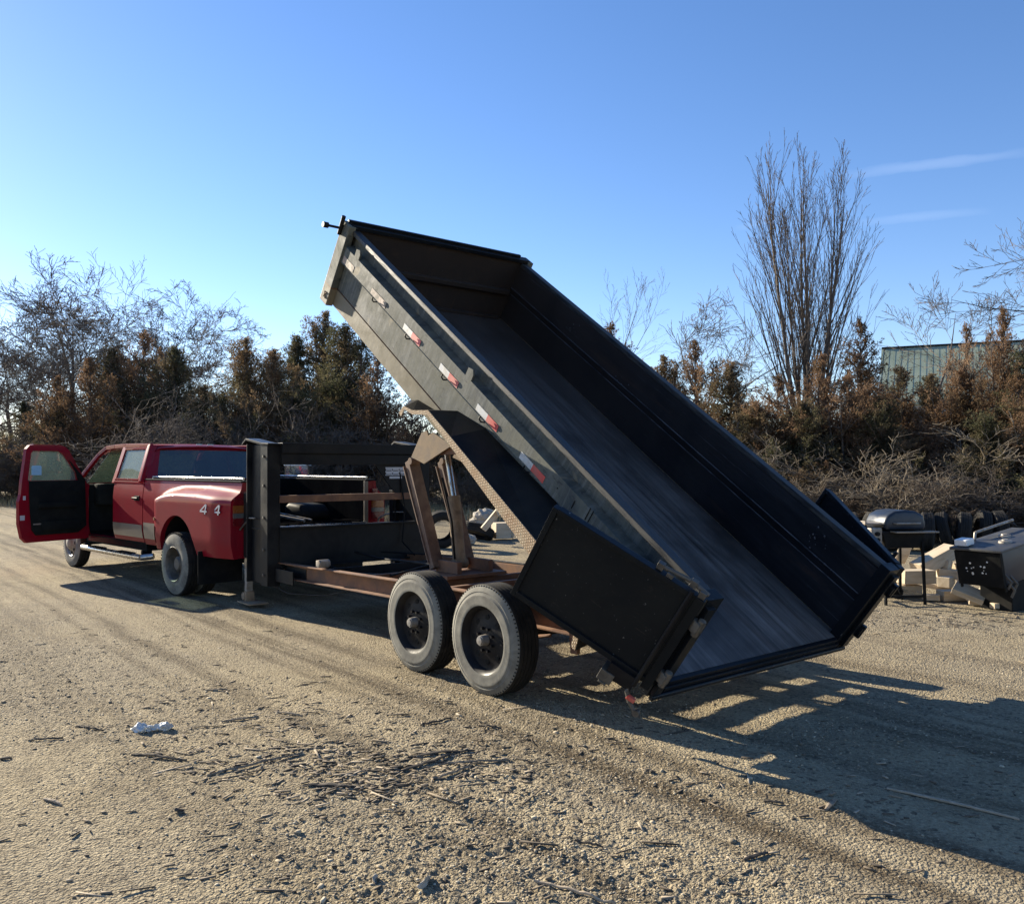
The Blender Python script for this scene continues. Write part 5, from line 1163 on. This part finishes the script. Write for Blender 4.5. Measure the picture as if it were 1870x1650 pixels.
# dry leaf litter/undergrowth and grass
def grass(name, label, cat, boxes, mat, h=(.12, .35), w=.012):
    P = []
    for x0, x1, y0, y1, n in boxes:
        P.append(np.stack([rs.uniform(x0, x1, n), rs.uniform(y0, y1, n)], 1))
    P = np.concatenate(P); n = len(P); hh = rs.uniform(h[0], h[1], n); a = rs.rand(n) * 6.28; b = np.stack([P[:, 0], P[:, 1], np.zeros(n) - .02], 1)
    sd = np.stack([np.cos(a), np.sin(a), 0 * a], 1) * w; ln = rs.randn(n, 3) * np.array([.35, .35, 0]); tip = b + np.stack([ln[:, 0] * hh, ln[:, 1] * hh, hh], 1)
    V = np.stack([b - sd, b + sd, tip], 1).reshape(-1, 3); o = link(name, arrmesh(name, V, np.arange(len(V)).reshape(-1, 3)), mat)
    return tag(o, label, cat, kind='stuff')
def strip_boxes():
    B = []
    for xp, d in [(p, 18.2 + max(0, (1750 - p)) * .008) for p in range(1150, 2000, 45)]:
        x, y = at(xp, d); B.append((x - .7, x + .7, y - .4, y + 3.5, 500))
    return B
grass('dry_grass', 'straw-coloured dry grass growing at the foot of the left tree line', 'grass', [(-9.5, -2.4, 24, 31, 15000), (-32, -9, 33, 46, 9000), (-2.4, 2, 24.5, 30, 2500)], 'drygrass', (.15, .42), .014)
grass('dry_undergrowth', 'brown dry undergrowth at the foot of the right tree line', 'undergrowth', strip_boxes(), 'browntwig', (.15, .6), .012)
# distant wood seen low between the trees
def far_woods():
    rg = np.random.RandomState(3); n = 2600; x = rg.uniform(-95, 95, n); y = rg.uniform(62, 85, n); h = rg.uniform(2.0, 5.0, n); segs = []
    for i in range(n):
        segs.append((x[i], y[i], 0, x[i] + rg.randn() * .3, y[i], h[i], .07, .02))
        for _ in range(9):
            t = rg.uniform(.2, 1); segs.append((x[i], y[i], h[i] * t, x[i] + rg.randn() * 1.1, y[i] + rg.randn(), h[i] * t + rg.uniform(.3, 1.6), .03, .01))
    V, Fq = tubes(segs, 3); o = link('far_woods', arrmesh('far_woods', V, Fq), 'twig'); tag(o, 'distant band of leafless woods behind the tree lines', 'woods', kind='stuff')
far_woods()

# ---------------------------------------------------------------- building behind the right trees
bx, by = at(1760, 52)
shed = thing('metal_shed', 'long low building with a faded green roof behind the right-hand cedars', 'building', (bx + 7.4, by + 6, 0.45), R(-25))
m = MB(); m.box((-8.6, -5, -.45), (13, 5, 5.3)); m.build('wall', 'sheetwall', shed)
m = MB()
m.prism([(-5.4, 5.2), (0, 9.45), (5.4, 5.2), (5.4, 5.4), (0, 9.65), (-5.4, 5.4)], -9.0, 13.4, 'x')
for k in range(56): m.beam((-9 + k * .4, -5.4, 5.405), (-9 + k * .4, -.02, 9.67), .02, .008)
m.build('roof', 'greenroof', shed)
m = MB(); m.box((-9.0, -.15, 9.6), (13.4, .15, 9.72)); m.build('ridge_cap', 'blackclean', shed)

# ---------------------------------------------------------------- things on the right
gx, gy = 4.52, 10.1
grill = thing('barbecue_grill', 'black barbecue grill with domed lid and side shelves standing in front of the tyres', 'barbecue grill', (gx, gy, 0), R(8))
for lx, ly in ((-.22, -.20), (.26, -.22), (-.16, .22), (.24, .24)):
    m = MB(); m.beam((lx, ly, 0), (lx * .92, ly * .9, .74), .028, .028, up=(0, 1, 0)); m.build('leg', 'plastic', grill, bevel=.003)
m = MB(); m.beam((-.22, -.20, .10), (.26, -.22, .10), .02, .03); m.beam((-.16, .22, .12), (.24, .24, .12), .02, .03); m.beam((-.2, -.2, .11), (-.16, .22, .11), .02, .03); m.beam((.25, -.2, .11), (.24, .22, .11), .02, .03); m.build('leg_brace', 'plastic', grill, bevel=.002)
m = MB(); m.prism([(-.27, .86), (.29, .86), (.23, .66), (-.20, .66)], -.20, .22, 'y'); m.build('fire_box', 'plastic', grill, bevel=.02, smooth=50)
m = MB()
lid = [(-.22, .87), (-.235, .95), (-.19, 1.04), (-.10, 1.09), (.04, 1.10), (.16, 1.09), (.26, 1.04), (.285, .95), (.28, .87)]
m.prism([(a, b_) for a, b_ in lid], -.20, .22, 'y'); m.build('lid', 'bluetarp', grill, bevel=.035, smooth=60)
m = MB(); m.tube((-.12, -.25, .95), (.18, -.25, .95), .012, n=8); m.tube((-.12, -.25, .95), (-.12, -.2, .95), .01, n=8); m.tube((.18, -.25, .95), (.18, -.2, .95), .01, n=8); m.build('lid_handle', 'dullmetal', grill)
m = MB(); m.box((-.17, -.34, .845), (.36, -.20, .862)); m.build('front_shelf', 'pewter', grill, bevel=.004)
m = MB(); m.box((-.46, -.17, .93), (-.25, .10, .955)); m.box((-.46, -.17, .955), (-.44, .10, .975)); m.build('side_shelf', 'pewter', grill, bevel=.008)
m = MB(); m.box((-.40, -.2, .70), (-.26, -.1, .90)); m.build('control_panel', 'dullmetal', grill, bevel=.02)
for zz in (.76, .83):
    m = MB(); m.tube((-.33, -.2, zz), (-.33, -.23, zz), .025, n=12); m.build('control_knob', 'plastic', grill)
m = MB(); m.path([(-.05, .05, .66), (-.02, .0, .35), (.05, -.05, .12), (.12, .0, .03)], .008, 6); m.build('gas_hose', 'plastic', grill)
m = MB(); m.lathe([(-.02, .0), (-.02, .08), (.02, .08), (.02, .0)], 24, M=rotM((.20, .26, .08))); m.build('wheel', 'plastic', grill)

def lone_tyre(x, y, z, rot, label, group, r=.37, w=.23, name='old_tyre'):
    m = MB(); prof = [(-w / 2 + .02, .21), (-w / 2, .26), (-w / 2, .31), (-w / 2 + .02, .35), (-w / 2 + .035, r)]
    for k in range(4):
        a = -w / 2 + .035 + (w - .07) * k / 4; b_ = a + (w - .07) / 4; prof += [(a + .004, r), (b_ - .006, r), (b_ - .004, r - .01), (b_, r - .01)]
    prof += [(w / 2 - .035, r), (w / 2 - .02, .35), (w / 2, .31), (w / 2, .26), (w / 2 - .02, .21)]
    m.lathe(prof, 44); m.lathe([(-w / 2 + .02, .21), (-w / 2 + .04, .23), (-w / 2 + .03, r - .03), (w / 2 - .03, r - .03), (w / 2 - .04, .23), (w / 2 - .02, .21)], 44)
    o = m.build(name, 'rubber', None, smooth=35, loc=(x, y, z), rot=rot); return tag(o, label, 'tyre', group)
TG = 'old tyres standing in a row under the brush'
tl = ['leftmost old tyre of the row, beside the far gate of the bed', 'second old tyre from the left end of the row', 'old tyre of the row just left of the grill lid', 'old tyre of the row right behind the grill lid', 'old tyre of the row just right of the grill lid', 'old tyre between the grill lid and the checkered-tread tyre', 'old tyre with block tread third from the right end of the row', 'second old tyre from the right end of the row', 'rightmost old tyre of the row, its wavy tread catching the light']
for i in range(9):
    xp = 1558 + i * 33.5; x, y = at(xp, 16.2 + (i % 2) * .12)
    lone_tyre(x, y, .365 + (.03 if i > 6 else 0), (R((-8, 5, -12, 8, 2, -14, 6, 9, -6)[i]), 0, R((75, 84, 62, 78, 70, 58, 66, 76, 72)[i])), tl[i], TG)

# lumber offcuts
LG_ = 'pale lumber offcuts piled behind the grill'
def block(xp, yp, z, size, rot, label, group=LG_, mat='wood', name='lumber_block'):
    x, y = px(xp, yp, z); m = MB(); a, b_, c = size; m.box((-a / 2, -b_ / 2, -c / 2), (a / 2, b_ / 2, c / 2))
    o = m.build(name, mat, None, bevel=.006, loc=(x, y, z), rot=tuple(R(t) for t in rot)); return tag(o, label, 'lumber', group)
block(1706, 1022, .40, (.62, .20, .17), (4, -22, 18), 'longest pale block of the pile, leaning up to the right behind the grill')
block(1672, 1052, .26, (.40, .22, .16), (0, 0, 8), 'pale block seen between the grill legs, under the leaning one')
block(1655, 1078, .08, (.30, .20, .15), (0, 0, 4), 'pale block on the ground between the grill legs')
block(1742, 1048, .22, (.42, .20, .12), (0, 6, -12), 'pale block right of the leaning one, next to the black stove')
block(1728, 1062, .16, (.16, .15, .13), (0, 0, 40), 'small cube-shaped offcut in the middle of the pile')
block(1760, 1056, .20, (.14, .16, .14), (10, 0, -20), 'small pale offcut touching the left face of the black stove')
block(1716, 1072, .08, (.34, .10, .06), (0, 8, -30), 'thin pale slat lying in front of the small cube-shaped offcut')
block(1745, 1086, .07, (.40, .16, .12), (0, 0, 6), 'pale block lying flat at the front of the pile')
block(1770, 1082, .16, (.34, .20, .07), (24, 20, -35), 'tilted pale board on the front block')
block(1792, 1082, .14, (.30, .22, .05), (-20, -30, 20), 'flared pale board under the corner of the black stove', )
block(1648, 1012, .46, (.22, .03, .24), (20, 10, 30), 'pale split board standing at the back of the pile between the grill legs')
block(1760, 1034, .30, (.34, .22, .10), (0, 0, 20), 'pale block at the back of the pile beside the black stove')
block(1700, 1090, .05, (.18, .10, .07), (0, 0, -12), 'short offcut beside the right front leg of the grill')
block(1800, 1098, .06, (.34, .14, .10), (0, 4, -24), 'pale block pushed under the front of the black stove')
block(1725, 1030, .34, (.20, .14, .12), (8, 12, 50), 'rough pale lump on the pile just left of the stove top')
block(1690, 1040, .20, (.24, .16, .10), (0, -12, -30), 'pale offcut wedged under the longest leaning block')
block(1830, 1105, .05, (.26, .08, .06), (0, 0, 12), 'narrow pale slat at the foot of the black stove')
# middle pile under the raised bed
MG = 'rubble and offcuts beyond the trailer frame'
block(915, 968, .20, (.34, .34, .34), (0, 0, 20), 'squarest grey-brown block of the pile beyond the frame', MG)
block(900, 945, .55, (.62, .14, .12), (0, -50, 10), 'pale stick of lumber leaning on the pile beyond the frame', MG)
block(922, 932, .70, (.34, .14, .12), (0, -20, 0), 'pale stub on top of the pile beyond the frame', MG)
block(935, 965, .22, (.10, .3, .40), (0, 5, 0), 'upright pale board right of the squarest block', MG)
for i, (xp, yp, z, r_, lab) in enumerate(((885, 945, .35, .30, 'biggest rough stone lump of the pile beyond the frame'), (872, 955, .22, .22, 'stone lump at the left of the pile beyond the frame'), (895, 965, .15, .2, 'low stone lump in the middle of the pile beyond the frame'), (855, 985, .10, .16, 'flat stone lump nearest the hoist, beyond the frame'))):
    x, y = px(xp, yp, z) if z < 1.5 else (0, 0); bm = bmesh.new(); bmesh.ops.create_icosphere(bm, subdivisions=3, radius=r_)
    for v in bm.verts: v.co *= 1 + .28 * (random.random() - .5) ; v.co.z *= .75
    me = bpy.data.meshes.new('stone_lump'); bm.to_mesh(me); bm.free(); o = link('stone_lump', me, 'stone', loc=(x, y, z)); tag(o, lab, 'stone', 'stones beyond the trailer frame')
x, y = px(806, 968, .35); lone_tyre(x, y, .37, (R(10), 0, R(20)), 'old tyre standing beyond the frame, seen left of the hoist cylinder', 'old tyres beyond the frame')
x, y = px(868, 985, .1); lone_tyre(x, y + 1, .20, (R(80), R(20), R(20)), 'old tyre lying down beyond the frame, right of the hoist', 'old tyres beyond the frame')

# black stove with burners (old stove) at the right edge
cab = thing('gas_stove', 'old black gas stove tipped on the ground at the right edge of the photo', 'stove', (5.15, 9.35, 0), R(33))
Mc = rotM((0, 0, .10), (0, R(-7), 0))
m = MB(); m.box((.05, -.22, .20), (1.25, .24, .58), M=Mc); m.build('body', 'bluetarp', cab, bevel=.02, smooth=50)
Mp = Mc @ rotM((0, 0, .56), (0, R(-9), 0))
m = MB(); m.box((-.012, -.24, -.37), (.010, .26, .02), M=Mp); m.box((.01, -.24, -.42), (.04, -.22, .02), M=Mp); m.box((.01, .24, -.42), (.04, .26, .02), M=Mp); fp = m.build('end_panel', 'plastic', cab, bevel=.003)
random.seed(2)
for k in range(14):
    a, b_ = random.gauss(.0, .06), random.gauss(-.17, .06); r_ = random.uniform(.005, .014); m = MB(); m.tube((-.012, a, b_), (-.016, a, b_), r_, n=9, M=Mp); m.build('paint_spot', 'whitepaint', fp)
m = MB(); m.box((-.04, -.27, .59), (1.32, .30, .62), M=Mc); ct = m.build('cooktop', 'stovetop', cab, bevel=.01, smooth=50)
for a, b_ in ((.42, -.08), (.72, .08), (1.05, -.08)):
    m = MB(); m.lathe([(.0, .07), (.02, .065), (.022, .035), (.035, .03), (.035, .0)], 20, M=Mc @ rotM((a, b_, .62), (R(90), 0, 0))); m.build('burner', 'dullmetal', ct, smooth=40)
m = MB(); m.path([(.42, .26, .62), (.46, .27, .70), (1.32, .28, .71)], .016, 10, M=Mc); m.build('rail_handle', 'dullmetal', ct, smooth=40)
m = MB(); m.box((.0, .12, .63), (.16, .26, .70), M=Mc); m.build('loose_white_cap', 'whitepaint', ct, bevel=.01)
m = MB()
for a, b_ in ((.10, .20), (.22, .16), (.16, .10)): m.path([(a, -.21, b_ + .14), (a + .03, -.27, b_ + .05), (a + .01, -.24, b_ - .03)], .014, 6, M=Mc)
m.build('hanging_parts', 'hingemetal', cab)
m = MB(); m.box((.34, -.16, 0), (1.2, .2, .34)); m.build('base', 'plastic', cab, bevel=.01)

# ---------------------------------------------------------------- far vehicles
vx, vy = at(545, 30)
van = thing('camper_cab', 'white-roofed vehicle cab with pale windows showing above the bed rail of the pickup', 'vehicle', (vx, vy, 0), R(12))
m = MB(); m.box((-.75, -.7, .35), (.85, .7, 1.12)); m.build('body', 'whitepaint', van, bevel=.05, smooth=50)
m = MB(); m.prism([(-.45, 1.60), (.46, 1.60), (.42, 1.68), (.1, 1.72), (-.2, 1.72), (-.5, 1.66)], -.62, .62, 'y'); m.build('roof', 'whitepaint', van, bevel=.03, smooth=50)
for a in (-.42, .36):
    for b_ in (-.58, .58): m = MB(); m.beam((a, b_, 1.1), (a * .98, b_, 1.62), .05, .05, up=(0, 1, 0)); m.build('window_post', 'dustrust', van)
m = MB(); m.box((-.40, -.60, 1.13), (.34, -.595, 1.60)); m.build('window', 'skyglass', van)
for a in (-.5, .55): m = MB(); m.lathe([(-.1, 0), (-.1, .33), (.1, .33), (.1, 0)], 28, M=rotM((a, -.65, .33))); m.build('wheel', 'rubber', van, smooth=35)
car = thing('white_car', 'white car parked far away at the left edge of the photo', 'car', (-26.6, 42, 0), R(6))
m = MB(); m.prism([(-2.2, .35), (2.2, .35), (2.25, .62), (1.9, .85), (1.2, .92), (.7, 1.38), (-.7, 1.42), (-1.4, .98), (-2.15, .9)], -.85, .85, 'y'); m.build('body', 'whitepaint', car, bevel=.06, smooth=50)
m = MB(); m.prism([(-1.15, .98), (1.05, .94), (.62, 1.32), (-.66, 1.36)], -.86, -.853, 'y'); m.build('window', 'rearglass', car)
for a in (-1.35, 1.35): m = MB(); m.lathe([(-.1, 0), (-.1, .33), (.1, .33), (.1, 0)], 28, M=rotM((a, -.8, .33))); m.build('wheel', 'rubber', car, smooth=35)

# ---------------------------------------------------------------- litter on the ground
def strip(x, y, heading, L, w, label, mat='darkstrip', curl=.3, lift=.015, seed=0, name='bark_strip', th=.007, group='bark strips lying on the dirt'):
    rg = random.Random(seed); n = 14; m = MB(); pts = []; hd = heading; p = Vector((0, 0, 0))
    for i in range(n + 1):
        pts.append((p.copy(), hd)); hd += rg.gauss(0, .05) + curl / n; p = p + Vector((math.cos(hd), math.sin(hd), 0)) * L / n
    vs = []
    for i, (q, h) in enumerate(pts):
        t = i / n; ww = w * (.35 + .65 * math.sin(math.pi * min(1, t + .08))) / 2; nn = Vector((-math.sin(h), math.cos(h), 0))
        z = G(x + q.x, y + q.y) + lift * math.sin(math.pi * t) * .4 + .001
        for a, b_ in ((-1, 0), (1, 0), (1, 1), (0, 1.4), (-1, 1)): vs.append((q.x + nn.x * ww * a, q.y + nn.y * ww * a, z + th * b_))
    fs = []
    for i in range(n):
        for j in range(5): fs.append((i * 5 + j, i * 5 + (j + 1) % 5, (i + 1) * 5 + (j + 1) % 5, (i + 1) * 5 + j))
    fs += [(4, 3, 2, 1, 0), tuple(n * 5 + j for j in range(5))]
    m.add(vs, fs); o = m.build(name, mat, None, loc=(x, y, 0)); return tag(o, label, 'bark', group)
SP = [((562, 1436), (650, 1434), .030, 'thick dark bark strip in the heap of chips left of centre', 'darkstrip'), ((728, 1412), (850, 1382), .022, 'long dark bark strip curving up to the right, centre foreground', 'darkstrip'),
      ((745, 1383), (868, 1380), .024, 'straight dark bark strip above the long curving one, centre foreground', 'darkstrip'), ((378, 1418), (556, 1378), .014, 'long thin pale-brown strip left of the heap of chips', 'strip'), ((790, 1424), (870, 1404), .016, 'short brown strip below the long curving one', 'strip'),
      ((240, 1380), (350, 1384), .018, 'dark strip lying below the white plastic', 'darkstrip'), ((800, 1398), (930, 1388), .012, 'thin brown twig right of the long curving strip', 'strip'), ((138, 1326), (188, 1336), .014, 'short dark strip left of the white plastic', 'darkstrip'),
      ((52, 1352), (108, 1354), .014, 'short dark strip near the left edge below the white plastic', 'darkstrip'), ((0, 1386), (18, 1388), .022, 'dark bark strip cut off by the left edge of the photo', 'darkstrip'), ((768, 1328), (818, 1312), .014, 'dark twig above the centre strips, pointing to the trailer wheels', 'darkstrip'),
      ((875, 1328), (915, 1333), .010, 'thin dark twig right of the one above the centre strips', 'darkstrip'), ((405, 1318), (470, 1306), .020, 'brown bark strip right of the white plastic', 'strip'), ((500, 1298), (548, 1308), .014, 'brown twig above and right of the white plastic', 'strip'), ((375, 1260), (415, 1258), .018, 'small brown bark piece above the white plastic', 'strip'),
      ((1358, 1574), (1402, 1562), .018, 'dark curled bark piece in the lower right foreground', 'darkstrip'), ((1395, 1466), (1432, 1470), .014, 'short dark stick below the big shadow edge', 'darkstrip'), ((1508, 1480), (1526, 1462), .026, 'small reddish bark piece below the big shadow edge', 'strip'),
      ((1050, 1540), (1100, 1552), .008, 'thin dark twig low in the middle foreground', 'darkstrip'), ((975, 1610), (1135, 1640), .010, 'long pale stalk at the bottom of the photo', 'chip'), ((80, 1462), (118, 1470), .016, 'pale chip near the left edge, low in the photo', 'chip'), ((1620, 1440), (1860, 1500), .022, 'pale narrow strip lying in the big shadow on the right', 'chip')]
for i, (a, b_, w, lab, mt) in enumerate(SP):
    x0, y0 = px(*a); x1, y1 = px(*b_); strip(x0, y0, math.atan2(y1 - y0, x1 - x0), math.hypot(x1 - x0, y1 - y0), w, lab, mt, curl=random.uniform(-.25, .25), seed=i)
def stone(xp, yp, r, lab, mat='stone', sc=(1, 1, .6), rot=(0, 0, 0)):
    x, y = px(xp, yp); bm = bmesh.new(); bmesh.ops.create_icosphere(bm, subdivisions=3, radius=r); rg = random.Random(xp)
    dirs = [Vector((rg.gauss(0, 1), rg.gauss(0, 1), rg.gauss(0, 1))).normalized() for _ in range(14)]
    for v in bm.verts:
        n_ = v.co.normalized()
        for d in dirs:
            k = n_.dot(d) - .62
            if k > 0: v.co -= d * k * r * .9
        v.co.x *= sc[0]; v.co.y *= sc[1]; v.co.z *= sc[2]
    me = bpy.data.meshes.new('loose_stone'); bm.to_mesh(me); bm.free(); o = link('loose_stone', me, mat, loc=(x, y, G(x, y) + r * sc[2] * .5), rot=tuple(R(t) for t in rot)); tag(o, lab, 'stone', 'loose stones on the gravel')
stone(779, 1618, .045, 'long pale flat stone at the bottom centre of the photo', 'stone', (.45, 1.7, .5), (0, 0, -25))
stone(686, 1607, .028, 'pale egg-sized stone left of the long flat one', 'stone', (.7, 1, .8))
stone(328, 1484, .026, 'dark egg-sized stone in the lower left foreground', 'darkstrip', (1.3, .8, .7))
stone(478, 1405, .018, 'small reddish stone left of the heap of chips', 'dustrust', (1, .8, .9))
stone(1190, 1412, .022, 'dark stone at the edge of the big shadow', 'darkstrip', (1, 1, .7))
# crumpled plastic
x, y = px(278, 1334); m = MB()
def crump(u, v):
    rr = .022 + .010 * math.sin(u * 9) + .006 * math.sin(v * 3 + u * 17) + .004 * math.sin(v * 5 - u * 31); e = min(1, u * 6, (1.02 - u) * 5)
    return ((u - .5) * .25, math.cos(v) * rr * e * 1.2, math.sin(v) * rr * e + .02)
m.grid(crump, list(np.linspace(0, 1, 40)), list(np.linspace(0, 2 * math.pi, 22))); o = m.build('plastic_wrapper', 'rootplastic', None, smooth=25, loc=(x, y, G(x, y) + .002), rot=(0, 0, R(14)))
tag(o, 'crumpled white plastic wrapper lying on the dirt at the left', 'plastic wrapper')
